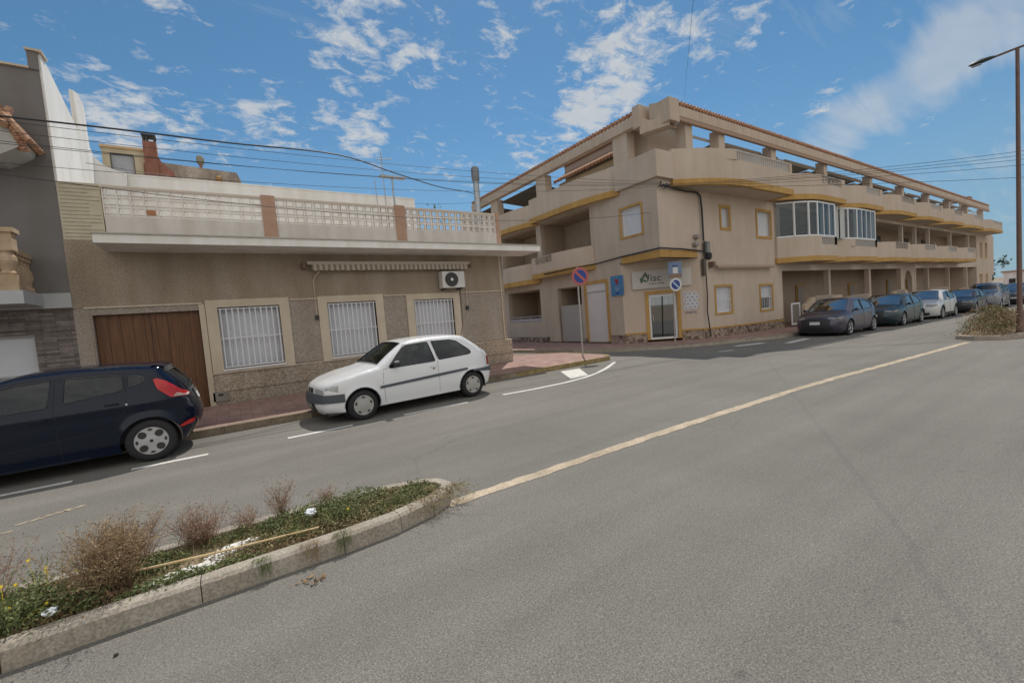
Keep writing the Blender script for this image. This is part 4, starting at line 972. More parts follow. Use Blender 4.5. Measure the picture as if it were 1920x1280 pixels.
# ---- things fixed on the apartment building
def facade_things():
    S = thing('shop_sign', 'long white shop sign with green emblem and grey letters above the glass door', 'shop sign', (15.6, 11.9, 2.4))
    MB(Ch).box(.42, 2.89, -.09, -.055, 2.36, 3.13).build('board', M('sign_board', (.50, .47, .43), .6, (.54, .51, .47)), S)
    Tm = Ch @ Matrix.Rotation(R(90), 4, 'X')
    def at(x, z, y=-.094): return Ch @ Matrix.Translation((x, y, z)) @ Matrix.Rotation(R(90), 4, 'X')
    DG = M('letter_grey', (.13, .135, .13), .6); GR = M('emblem_green', (.07, .12, .08), .6)
    text_mesh('letters', 'isc', .42, DG, at(1.17, 2.66), S, bold=.004, font_scale=(1.12, 1))
    e = MB(Ch)
    def blob(cx, cz, rx, rz, a0=0, n=14): 
        e.prof([(cx+rx*math.cos(2*math.pi*k/n)*math.cos(a0)-rz*math.sin(2*math.pi*k/n)*math.sin(a0), cz+rx*math.cos(2*math.pi*k/n)*math.sin(a0)+rz*math.sin(2*math.pi*k/n)*math.cos(a0)) for k in range(n)], -.098, -.092)
    for (cx, cz, rx, rz, a0) in ((.80, 2.72, .05, .13, .2), (.90, 2.88, .045, .15, -.5), (1.02, 2.94, .05, .14, .35), (1.1, 2.82, .035, .16, -.2), (.94, 2.70, .04, .12, 1.1)): blob(cx, cz, rx, rz, a0)
    e.build('emblem', GR, S)
    s = MB(Ch)
    x = 1.12
    for w in (.05, .03, .06, .04, .05, 0, .05, .04, .06, .04):
        if w: s.box(x, x+w, -.096, -.092, 2.53, 2.57)
        x += .065
    s.build('small_lettering', DG, S)
    Hx = thing('hexagon_poster', 'white poster of hexagons with grey pictograms right of the shop door', 'poster', (16.3, 11.2, 1.2))
    m = MB(Ch); ic = MB(Ch)
    for r_ in range(5):
        for c_ in range(3):
            cx = 2.62+c_*.19+(.095 if r_ % 2 else 0); cz = 1.42+r_*.145
            m.prof([(cx+.108*math.cos(R(30+60*k)), cz+.108*math.sin(R(30+60*k))) for k in range(6)], -.012-(.001*((r_+c_) % 3)), -.001)
            ic.prof([(cx+.034*math.cos(R(45*k)), cz+.034*math.sin(R(45*k))) for k in range(8)], -.017, -.0145)
    m.build('board', M('poster_white', (.55, .55, .58), .6), Hx)
    for k in range(7): ic.box(2.6+k*.068, 2.64+k*.068, -.016, -.01, 1.16+.02*math.sin(k*1.7), 1.24)
    ic.build('pictograms', M('icon_grey', (.20, .19, .24), .6), Hx)
    Bs = thing('wall_sign', 'blue wall board with a red emblem left of the shop front', 'sign', (14.3, 13.15, 2.1))
    Lm = LF(XB)
    MB(Lm).box(12.8, 13.5, -.06, -.02, 2.17, 3.04).build('board', M('board_blue', (.05, .17, .36), .5, (.07, .22, .42)), Bs)
    e = MB(Lm); e.prof([(13.24, 2.92), (13.08, 2.88), (13.04, 2.74), (13.1, 2.64), (13.17, 2.66), (13.2, 2.76), (13.26, 2.8)], -.066, -.06); e.build('emblem', M('emblem_red', (.30, .03, .04), .5), Bs)
    t = MB(Lm).box(12.92, 13.36, -.064, -.06, 2.585, 2.60).box(13.0, 13.28, -.064, -.06, 2.48, 2.52).box(13.03, 13.26, -.064, -.06, 2.40, 2.44); t.build('pale_lines', M('line_pale', (.25, .32, .40), .5), Bs)
    MB(Lm).box(13.02, 13.26, -.064, -.06, 2.24, 2.32).build('dark_line', BLUE, Bs)
    # second small awning over the ground floor windows
    A = thing('awning', 'narrow closed awning above the barred ground floor windows of the beige building', 'awning', (20.2, 10.7, 3.0))
    MB().box(17.9, 22.9, 10.62, 10.74, 3.06, 3.15).build('cassette', M('awning_beige', (.42, .33, .25), .8), A)
    v = MB()
    for k in range(50): v.quad((17.95+k*.098, 10.61, 2.99+.012*(k % 2)), (18.048+k*.098, 10.61, 2.99+.012*((k+1) % 2)), (18.048+k*.098, 10.63, 3.07), (17.95+k*.098, 10.63, 3.07))
    v.build('valance', M('valance_brown', (.27, .20, .14), .9), A)
    MB().box(17.55, 17.75, 10.62, 10.82, 3.05, 3.3).build('bracket', RUST, A)
    # cable run and boxes
    C = thing('cable_run', 'thick black cable bundle clamped down the corner of the beige building', 'cable', (17.1, 10.75, 3))
    MB().tube([(14.6, 10.72, 6.27), (15.2, 10.76, 6.22), (16.2, 10.76, 6.18), (16.85, 10.76, 6.2), (17.08, 10.76, 6.05), (17.15, 10.76, 5.5), (17.16, 10.76, 4.2)], .038, 8).build('bundle', CABLE, C)
    MB().tube([(17.16, 10.74, 4.2), (17.15, 10.73, 3.3), (17.17, 10.72, 1.9), (17.14, 10.74, 1.2), (17.2, 10.7, .4), (17.2, 10.66, .1)], .028, 6).build('down_cable', CABLE, C)
    MB().tube([(14.30, 22.5, 3.75), (14.27, 19, 3.72), (13.72, 17.4, 3.66), (13.72, 15.2, 3.66), (14.24, 14.2, 3.72), (14.26, 12.8, 3.80), (14.27, 10.78, 3.84), (15.6, 10.76, 3.82), (17.1, 10.76, 3.75)], .03, 6).build('side_cable', CABLE, C)
    k = MB()
    for _ in range(14):
        p = Vector((14.6+random.uniform(-.25, .35), 10.74, 6.28+random.uniform(-.09, .09))); k.tube([p, p+Vector((random.uniform(-.2, .2), -.05, random.uniform(-.1, .1)))], .02, 5)
    k.build('junction', CABLE, C)
    E = thing('meter_box', 'small dark junction box where the cables meet on the beige corner', 'junction box', (17.3, 10.72, 3.4))
    MB().box(17.2, 17.42, 10.64, 10.8, 3.68, 4.15).build('box', M('box_grey', (.20, .21, .20), .5), E)
    MB().lathe([(.02, 3.36), (.12, 3.42), (.14, 3.6), (.1, 3.68)], 'z', (17.34, 10.68, 0), 12).build('splice', CABLE, E)
    MB().box(16.98, 17.08, 10.68, 10.8, 2.7, 3.42).build('riser', M('riser_brown', (.10, .08, .065), .6), E)
    for (x, z, lb) in ((16.55, 4.3, 'upper small pale wall lamp left of the cable bundle'), (16.45, 3.98, 'lower small brown bracket left of the cable bundle')):
        b = MB().box(x, x+.28, 10.66, 10.8, z, z+.13).box(x+.1, x+.16, 10.7, 10.84, z-.08, z).build('wall_fixture', M('fixture', (.33, .28, .27), .6), loc=(x, 10.7, z)); b['label'] = lb; b['category'] = 'wall fixture'
facade_things()
def far_ac(x, z, lb):
    U = thing('air_conditioner', lb, 'air conditioner', (x, 13.0, z)); MB().box(x, x+.85, 12.88, 13.16, z, z+.6).build('casing', MATS['ac_white'], U, bevel=.01)
    MB().lathe([(.24, 12.86), (.24, 12.885)], 'y', (x+.33, 0, z+.3), 20).build('fan_ring', BLK, U)
far_ac(37.2, 5.2, 'air conditioner on the recessed wall of the first open balcony of the beige block')
far_ac(60.6, 5.0, 'air conditioner on the recessed wall of the last open balcony of the beige block')
# faint drip stains under the window sills and roof ends (thin washes of grime, 1 mm proud)

# ------------------------------------------------------------------ traffic signs and lamp
def disc(mb, c, r, t, ax='y', n=36): 
    mb.lathe([(r, -t/2), (r, t/2)], ax, c, n)
def nopark(root, m, r, parent_label=None):
    """no parking disc; local frame: faces -y"""
    b = MB(m).lathe([(r*.99, .0), (r*.99, .012)], 'y', (0, 0, 0), 40).build('sign_disc', M('sign_back', (.30, .30, .30), .5), root)
    return b
def sign(loc, ztop, lab, specs, name='no_parking_sign', lean=0):
    x, y, z = loc
    T = thing(name, lab, 'road sign', loc)
    MB().tube([(x, y, z), (x+lean, y, ztop)], .03, 10).build('post', ALU, T, smooth=True)
    return T
def noparking_face(T, cx, cy, cz, r, yaw, rim=REDS, blue=BLUE, bar=REDS):
    m = Matrix.Translation((cx, cy, cz)) @ Matrix.Rotation(yaw, 4, 'Z')
    d = MB(m).lathe([(r, -.02), (r+.003, -.008), (r, .004)], 'y', (0, 0, 0), 44).build('sign_disc', rim, T)
    MB(m).lathe([(r*.72, -.024), (r*.72, -.021)], 'y', (0, 0, 0), 44).build('blue_face', blue, d)
    w = .085*r/.3; L = r*.73
    mm = m @ Matrix.Rotation(R(45), 4, 'Y')
    MB(mm).box(-L, L, -.028, -.0245, -w/2, w/2).build('slash', bar, d)
    return d
s1 = sign((9.69, 10.6, .126), 3.08, 'no parking sign with red rim on a grey post at the pavement corner', None, lean=.0)
noparking_face(s1, 9.74, 10.53, 2.78, .295, R(-22))
s2 = sign((15.24, 11.05, .03), 3.32, 'no parking sign with white rim below an information plate, in front of the shop', None, lean=.12)
noparking_face(s2, 15.38, 10.98, 2.40, .27, R(-22), rim=WHTS, bar=M('slash_pale', (.35, .42, .55), .5))
m = Matrix.Translation((15.38, 10.98, 3.0)) @ Matrix.Rotation(R(-22), 4, 'Z')
pl = MB(m).box(-.31, .31, -.02, .0, -.32, .34).build('information_plate', M('plate_blue', (.16, .22, .33), .5), s2)
MB(m).box(-.10, .12, -.026, -.021, -.14, .10).build('white_figure', WHTS, pl)
MB(m).box(-.28, .28, -.025, -.021, -.31, -.17).build('warm_band', M('band_warm', (.25, .15, .10), .6), pl)
MB(m).box(-.12, .14, -.026, -.021, .14, .19).build('dark_bar', BLUE, pl)

L_ = thing('street_lamp', 'tall brown double armed street lamp standing on the far traffic island', 'street lamp', (19.85, 2.36, zr(19.85)))
MB().tube([(19.86, 2.36, zr(19.8)), (19.83, 2.36, 4), (19.8, 2.36, 8.2)], .062, 12, r1=.042).build('pole', RUST, L_, smooth=True)
MB().lathe([(.085, zr(19.8)), (.085, .55), (.065, .62)], 'z', (19.86, 2.36, 0), 14).build('pole_base', RUST, L_, smooth=True)
MB().tube([(19.8, 2.9, 8.2), (19.8, 2.36, 8.22), (19.8, 1.6, 8.2)], .032, 8).build('arm', RUST, L_)
for s in (1, -1):
    hd = MB(); secs = [(0, .03, .03), (.1, .07, .06), (.3, .105, .085), (.48, .10, .06), (.56, .04, .02)]
    for k in range(len(secs)-1):
        a, wa, ha = secs[k]; b, wb, hb = secs[k+1]
        for j in range(10):
            t0, t1 = 2*math.pi*j/10, 2*math.pi*(j+1)/10
            def P(a_, w_, h_, t_): return (19.8+w_*math.cos(t_), 2.36+s*(.42+a_), 8.205+h_*math.sin(t_)*(.6 if math.sin(t_) < 0 else 1))
            hd.quad(P(a, wa, ha, t0), P(b, wb, hb, t0), P(b, wb, hb, t1), P(a, wa, ha, t1))
    h = hd.build('lamp_head', M('lamp_housing', (.03, .045, .05), .5), L_, smooth=True)
    MB().box(19.73, 19.87, min(2.36+s*.72, 2.36+s*.92), max(2.36+s*.72, 2.36+s*.92), 8.135, 8.15).build('lamp_glass', LENS, h)

# ------------------------------------------------------------------ overhead cables
def catenary(a, b, sag, n=26):
    a, b = Vector(a), Vector(b); return [a.lerp(b, k/n)-Vector((0, 0, 4*sag*(k/n)*(1-k/n))) for k in range(n+1)]
def cable(a, b, sag, r, lab):
    o = MB().tube(catenary(a, b, sag), r, 5).build('overhead_cable', CABLE, loc=a); o['label'] = lab; o['category'] = 'cable'; o['group'] = 'cables strung above the street'
    return o
def cable_path(P, r, lab):
    out = []; V = [Vector(p) for p in P]
    for k in range(len(V)-1):
        p0, p1, p2, p3 = V[max(k-1, 0)], V[k], V[k+1], V[min(k+2, len(V)-1)]
        for j in range(6):
            t = j/6; out.append(.5*((2*p1)+(p2-p0)*t+(2*p0-5*p1+4*p2-p3)*t*t+(3*p1-p0-3*p2+p3)*t**3))
    out.append(V[-1]); o = MB().tube(out, r, 5).build('overhead_cable', CABLE, loc=P[0]); o['label'] = lab; o['category'] = 'cable'; o['group'] = 'cables strung above the street'
J = (14.6, 10.8, 6.3)
cable_path([(-9, 11.2, 6.05), (-5, 11.2, 5.86), (-1.3, 11.25, 5.92), (.4, 11.3, 5.95), (2.7, 11.5, 6.08), (4.6, 12.9, 6.3), (7.2, 15.2, 6.78), (10.35, 18.1, 7.6), (15.62, 26.5, 9.9)], .018, 'thickest overhead cable, crossing the low house towards the side street')
cable((-9, 11.2, 6.15), (15.6, 25.5, 9.6), .9, .008, 'thin overhead cable running just beside the thickest one')
for i, (za, yb, zb, sg) in enumerate(((5.75, 10.8, 6.4, .35), (5.6, 10.85, 6.36, .45), (5.45, 10.8, 6.3, .55), (5.3, 10.82, 6.34, .5))):
    cable((-9, 11.1-.1*i, za+.1), (14.55, yb-.02*i, zb), sg, .0055, ('highest', 'second highest', 'third highest', 'fourth highest')[i]+' of the thin cables running from the grey house to the beige corner')
cable((-9, 10.9, 5.15), (14.5, 10.8, 6.25), .62, .005, 'thin cable sagging along the top of the lattice parapet')
cable((-9, 10.9, 5.6), (14.3, 11.2, 5.3), .95, .007, 'lowest thin cable crossing in front of the lattice panels')
for i, (x, y, z, sg) in enumerate(((32, -5.2, 6.55, .5), (32, -5.2, 6.3, .5), (32, -5.2, 5.85, .4), (32, -5.2, 5.5, .4), (32, -5.2, 4.5, .3))):
    cable((14.7, 10.75, 6.3-.03*i), (x, y, z), sg, .0075, ('topmost', 'second', 'third', 'fourth', 'lowest')[i]+' of the five cables fanning from the beige corner out past the street lamp')
cable_path([(16.3, 10.9, 9.87), (16, 10.55, 9.75), (12.7, 8.3, 8.5), (9.35, 6.01, 7.23), (6, 3.73, 5.97), (4.2, 2.5, 5.4), (-6, -4.6, 5.2)], .0028, 'lone thin cable rising into the sky above the beige roof corner')

# ------------------------------------------------------------------ cars
def catmull(P, step=.045):
    out = []
    n = len(P)
    for k in range(n-1):
        p0 = Vector(P[max(k-1, 0)]); p1 = Vector(P[k]); p2 = Vector(P[k+1]); p3 = Vector(P[min(k+2, n-1)])
        L = (p2-p1).length; m = max(1, int(L/step))
        for j in range(m):
            t = j/m; q = .5*((2*p1)+(p2-p0)*t+(2*p0-5*p1+4*p2-p3)*t*t+(3*p1-p0-3*p2+p3)*t**3)
            ql = p1.lerp(p2, t); out.append(ql.lerp(q, .65))
    out.append(Vector(P[-1])); return out
def inpoly(p, poly):
    c = False; n = len(poly); x, y = p[0], p[1]
    for i in range(n):
        x1, y1 = poly[i][0], poly[i][1]; x2, y2 = poly[i-1][0], poly[i-1][1]
        if (y1 > y) != (y2 > y) and x < (x2-x1)*(y-y1)/(y2-y1)+x1: c = not c
    return c
def smooth_poly(poly, r=.35):
    """corner rounding (one Chaikin pass with ratio r)"""
    out = []; n = len(poly)
    for i in range(n):
        a, b, c = Vector(poly[i-1]), Vector(poly[i]), Vector(poly[(i+1) % n])
        da, dc = min(.5, r*.12/max((a-b).length, .01)), min(.5, r*.12/max((c-b).length, .01))
        da, dc = max(da, .06), max(dc, .06)
        out += [b.lerp(a, da), b.lerp(a, da*.35).lerp(b.lerp(c, dc*.35), .5)*.85+b*.15, b.lerp(c, dc)]
    return [tuple(p) for p in out]

class Car:
    def __init__(s, T, m, spec, res=.06):
        s.T = T; s.m = m; s.sp = spec; s.res = res
        s.up = catmull(spec['top'], .05 if res < .08 else .09)      # front bottom -> over -> rear bottom
        s.hw = spec['w']/2; s.L = spec['top'][-1][0]; s.belt = spec['belt']
        s.xf = spec.get('xf', .75); s.xr = spec.get('xr', .6)
    def dist(s, x, z):
        best = 9; U = s.up
        for k in range(0, len(U)-1):
            a, b = U[k], U[k+1]; dx, dz = b.x-a.x, b.y-a.y; l = dx*dx+dz*dz
            t = 0 if l == 0 else max(0, min(1, ((x-a.x)*dx+(z-a.y)*dz)/l))
            d = (x-a.x-dx*t)**2+(z-a.y-dz*t)**2
            if d < best: best = d
        return math.sqrt(best)
    def Y(s, x, z, d=None):
        sp = s.sp; y = s.hw; zb = s.belt(x)
        if x < s.xf: y -= sp.get('kf', .20)*((s.xf-x)/s.xf)**2.4
        if x > s.L-s.xr: y -= sp.get('kr', .15)*((x-s.L+s.xr)/s.xr)**2.4
        if z < .55: y -= .055*((.55-z)/.35)**2
        elif z < zb: y -= .018*((z-.55)/(max(zb-.55, .05)))**2
        if z > zb: y -= .018+(z-zb)*sp.get('tum', .34)
        # crease
        zc = sp.get('crease')
        if zc: y += .010*math.exp(-((z-zc(x))/.05)**2)
        if d is None: d = s.dist(x, z)
        r = sp.get('round', .09)
        if d < r: y -= r*.55*(1-math.sqrt(max(0, 1-(1-d/r)**2)))
        # wheel arch flare
        for wx in (sp['wf'], sp['wr']):
            q = math.hypot(x-wx, z-sp['wz']); ra = sp['ra']
            if q < ra+.07: y += .014*(1-(q-ra)/.07) if q > ra else .014
        return max(y, .1)
    def normal(s, k):
        U = s.up; a, b = U[max(k-1, 0)], U[min(k+1, len(U)-1)]; t = (b-a)
        n = Vector((-t.y, t.x)); n.normalize(); return n
    def S(s, k, t, off=0):
        """point on the wrap-over strip: k index along the outline, t in -1..1 across"""
        U = s.up; k = max(0, min(k, len(U)-1)); i = int(k); f = k-i; p = U[i] if f == 0 or i+1 >= len(U) else U[i].lerp(U[i+1], f)
        n = s.normal(i)
        if not hasattr(s, 'yc'): s.yc = {}
        if i not in s.yc: s.yc[i] = s.Y(U[i].x, U[i].y, 0)
        y0 = s.yc[i]
        if f and i+1 < len(U):
            if i+1 not in s.yc: s.yc[i+1] = s.Y(U[i+1].x, U[i+1].y, 0)
            y0 = y0*(1-f)+s.yc[i+1]*f
        horiz = abs(n.x)
        crown = (.035+(s.sp.get('bow', .10))*horiz**2)*(1-abs(t)**2.6)
        q = p+n*(crown+off)
        return Vector((q.x, (y0+off)*t, q.y))
    def idx(s, x, z):
        return min(range(len(s.up)), key=lambda k: (s.up[k].x-x)**2+(s.up[k].y-z)**2)
    def outline_bottom(s):
        sp = s.sp; P = []; zs = sp.get('sill', .2)
        for wx in (sp['wr'], sp['wf']):
            a0 = math.asin(max(-1, min(1, (zs-sp['wz'])/sp['ra'])))
            n = 14
            for k in range(n+1):
                a = a0+(math.pi-2*a0)*k/n; P.append((wx+sp['ra']*math.cos(a), sp['wz']+sp['ra']*math.sin(a)))
        return P
    def patch_tris(s, poly, holes=()):
        """triangulate an x-z polygon with interior points; returns verts, tris"""
        V = [Vector((p[0], p[1])) for p in poly]; E = [(i, (i+1) % len(V)) for i in range(len(V))]
        for h in holes:
            i = len(V); V += [Vector((p[0], p[1])) for p in h]; E += [(i+k, i+(k+1) % len(h)) for k in range(len(h))]
        x0, x1 = min(p[0] for p in poly), max(p[0] for p in poly); z0, z1 = min(p[1] for p in poly), max(p[1] for p in poly)
        r = s.res; nx, nz = int((x1-x0)/r), int((z1-z0)/r)
        for i in range(1, nx+1):
            for j in range(1, nz+1):
                q = (x0+i*r*.999, z0+j*r+(.5*r if i % 2 else 0))
                if inpoly(q, poly): V.append(Vector(q))
        vs, es, fs, *_ = delaunay_2d_cdt(V, E, [], 1, 1e-5)
        fs = [f for f in fs if inpoly(sum((vs[k] for k in f), Vector((0, 0)))/len(f), poly) and not any(inpoly(sum((vs[k] for k in f), Vector((0, 0)))/len(f), h) for h in holes)]
        return vs, fs
    def side(s, mb, poly, off, sides=(1, -1), holes=()):
        vs, fs = s.patch_tris(poly, holes)
        if off > 0:
            for v in vs:
                if s.dist(v.x, v.y) < .022:
                    best = None
                    for k in range(len(s.up)-1):
                        a, b_ = s.up[k], s.up[k+1]; dd_ = b_-a; t = max(0, min(1, (v-a).dot(dd_)/max(dd_.length_squared, 1e-9))); q = a+dd_*t
                        if best is None or (v-q).length < (v-best).length: best = q
                    v.x, v.y = best.x, best.y
        ys = [s.Y(v.x, v.y) for v in vs]
        for sg in sides:
            i = len(mb.v); mb.v += [mb.m @ Vector((v.x-off*max(0, 1-v.x/.2)+off*max(0, 1-(s.L-v.x)/.2), sg*(ys[k]+off), v.y)) for k, v in enumerate(vs)]
            mb.f += [tuple(i+q for q in (f if sg < 0 else f[::-1])) for f in fs]
    def strip(s, mb, k0, k1, t0, t1, off=.004, nt=10):
        if not callable(t0): nt = max(4, round(abs(t1-t0)*14))
        if k0 > k1: k0, k1 = k1, k0
        f = lambda v, u: v(u) if callable(v) else v
        ks = list(range(int(k0), int(k1)+1))
        if len(ks) < 2: ks = [k0, k0+1]
        i = len(mb.v)
        for k in ks:
            u = (k-k0)/max(1, (k1-k0))
            for j in range(nt+1): mb.v.append(mb.m @ s.S(k, f(t0, u)+(f(t1, u)-f(t0, u))*j/nt, off))
        for a in range(len(ks)-1):
            for j in range(nt): p = i+a*(nt+1)+j; mb.f.append((p, p+1, p+nt+2, p+nt+1))
    def xat(s, z, rear=False):
        U = s.up; best = None
        for k in range(len(U)-1):
            a, b = U[k], U[k+1]
            if (a.y-z)*(b.y-z) <= 0 and abs(a.y-b.y) > 1e-6:
                x = a.x+(b.x-a.x)*(z-a.y)/(b.y-a.y); kk = k+(z-a.y)/(b.y-a.y)
                if not rear: return x, kk
                best = (x, kk)
        return best
    def wrap(s, mb, z0, z1, xend, off, rear=False, nz=6, taper=0, nt=20, ns=9):
        """one continuous band round the nose (or tail) running back along both sides to xend"""
        rows = []
        for i in range(nz+1):
            f = i/nz; z = z0+(z1-z0)*f; x, k = s.xat(z, rear); row = []
            def sidept(u, sg):
                xx = x+(xend-x)*u; zz = z+taper*u*(.5-f)*2*0+taper*u*(1-f)
                d = s.dist(xx, zz) if u > 0 else 0
                xs_ = xx+(off if rear else -off)*max(0, 1-abs(xx-x)/.2)
                return mb.m @ Vector((xs_, sg*(s.Y(xx, zz, d)+off), zz))
            for j in range(ns, 0, -1): row.append(sidept((j/ns)**1.6, -1))
            ki = int(k); fr = k-ki
            for j in range(nt+1):
                t = -1+2*j/nt; a = s.S(ki, t, off); b = s.S(ki+1, t, off); row.append(mb.m @ a.lerp(b, fr))
            for j in range(1, ns+1): row.append(sidept((j/ns)**1.6, 1))
            rows.append(row)
        i0 = len(mb.v); W = len(rows[0])
        for r_ in rows: mb.v += r_
        for a in range(nz):
            for j in range(W-1): p = i0+a*W+j; mb.f.append((p, p+1, p+W+1, p+W))
    def line(s, mb, pts, r=.004, off=.001, sides=(-1, 1)):
        for sg in sides:
            P = []
            for k in range(len(pts)-1):
                a, b = Vector(pts[k]), Vector(pts[k+1]); n = max(1, int((b-a).length/.08))
                for j in range(n): q = a.lerp(b, j/n); P.append((q.x, sg*(s.Y(q.x, q.y)+off), q.y))
            q = pts[-1]; P.append((q[0], sg*(s.Y(*q)+off), q[1])); mb.tube(P, r, 4)

def wheel(T, m, x, y, r, rim, side, style, hub, w=.19):
    """side -1 near(-y)"""
    n = 32; Wm = m @ Matrix.Translation((x, y, r)) @ Matrix.Diagonal((1, -side, 1, 1)) if False else m @ Matrix.Translation((x, y, r))
    s = side
    W = MB(Wm).lathe([(r*.62, s*-.0), (r*.66, s*(w/2-.005)), (r*.8, s*(w/2+.004)), (r*.93, s*(w/2-.008)), (r*.995, s*(w/2-.035)), (r, 0), (r*.995, -s*(w/2-.035)), (r*.9, -s*w/2), (r*.6, -s*w/2)], 'y', n=40).build('wheel', RUB, T, smooth=True)
    f = s*(w/2-.012)
    if style == 'hubcap':
        d = MB(Wm).lathe([(rim, f), (rim*.96, f+s*.010), (rim*.80, f+s*.002), (rim*.55, f+s*.012), (rim*.3, f+s*.022), (.03, f+s*.024)], 'y', n=40).build('hubcap', hub, W, smooth=True)
        h = MB(Wm)
        for k in range(5):
            a = 2*math.pi*k/5+.3; c = Matrix.Translation((rim*.76*math.cos(a), f+s*.008, rim*.76*math.sin(a))) @ Matrix.Rotation(-a, 4, 'Y')
            q = MB(Wm @ c); q.lathe([(.001, -.006), (1, -.006), (1, .004), (.001, .004)], 'y', n=12)
            for v in range(len(q.v)):
                lv = (Wm @ c).inverted() @ q.v[v]; q.v[v] = (Wm @ c) @ Vector((lv.x*.016, lv.y, lv.z*.030))
            i = len(h.v); h.v += q.v; h.f += [tuple(i+k_ for k_ in f_) for f_ in q.f]
        h.build('vent_holes', BLK, W)
    else:
        MB(Wm).lathe([(rim*.98, f-s*.05), (.02, f-s*.05)], 'y', n=32).build('brake_disc', DARK, W)
        d = MB(Wm).lathe([(rim*1.0, f-s*.04), (rim*1.02, f+s*.004), (rim*.97, f+s*.008), (rim*.86, f-s*.004), (rim*.86, f-s*.04)], 'y', n=40)
        d.lathe([(rim*.30, f-s*.03), (rim*.30, f-s*.002), (rim*.14, f+s*.004), (.01, f+s*.004)], 'y', n=20)
        if style == 'five_hole':
            d.lathe([(rim*.97, f+s*.0), (rim*.80, f-s*.006), (rim*.5, f-s*.002), (rim*.2, f+s*.004), (.01, f+s*.005)], 'y', n=40)
            hh = MB(Wm)
            for k in range(8):
                a = math.pi/4*k+.02; big = k % 2 == 1
                rr, rx = (rim*.60, rim*.215) if big else (rim*.72, rim*.085)
                cx, cz = rr*math.cos(a), rr*math.sin(a)
                P = []
                for j in range(18):
                    w = 2*math.pi*j/18; lx, lt = rx*(1.05 if big else .8)*math.cos(w), rx*(1.0 if big else 1.5)*math.sin(w)
                    P.append((cx+lx*math.cos(a)-lt*math.sin(a), cz+lx*math.sin(a)+lt*math.cos(a)))
                hh.prof(P, f-s*.02, f+s*.005)
            hh.prof([(rim*.1*math.cos(R(30*j)), rim*.1*math.sin(R(30*j))) for j in range(12)], f, f+s*.0085)
            hh.build('wheel_holes', DARK, W)
        else:
            for k in range(5):
                a = 2*math.pi*k/5+math.pi/2-.6
                for da in (-.13, .13):
                    p0 = (rim*.15*math.cos(a), rim*.15*math.sin(a)); p1 = (rim*.93*math.cos(a+da), rim*.93*math.sin(a+da))
                    t = Vector((p1[0]-p0[0], p1[1]-p0[1])).normalized(); nx, nz = -t.y*.016, t.x*.016
                    d.prof([(p0[0]+nx, p0[1]+nz), (p1[0]+nx, p1[1]+nz), (p1[0]-nx, p1[1]-nz), (p0[0]-nx, p0[1]-nz)], f-s*.02, f+.0004*k)
        d.build('rim', hub, W)
    return W

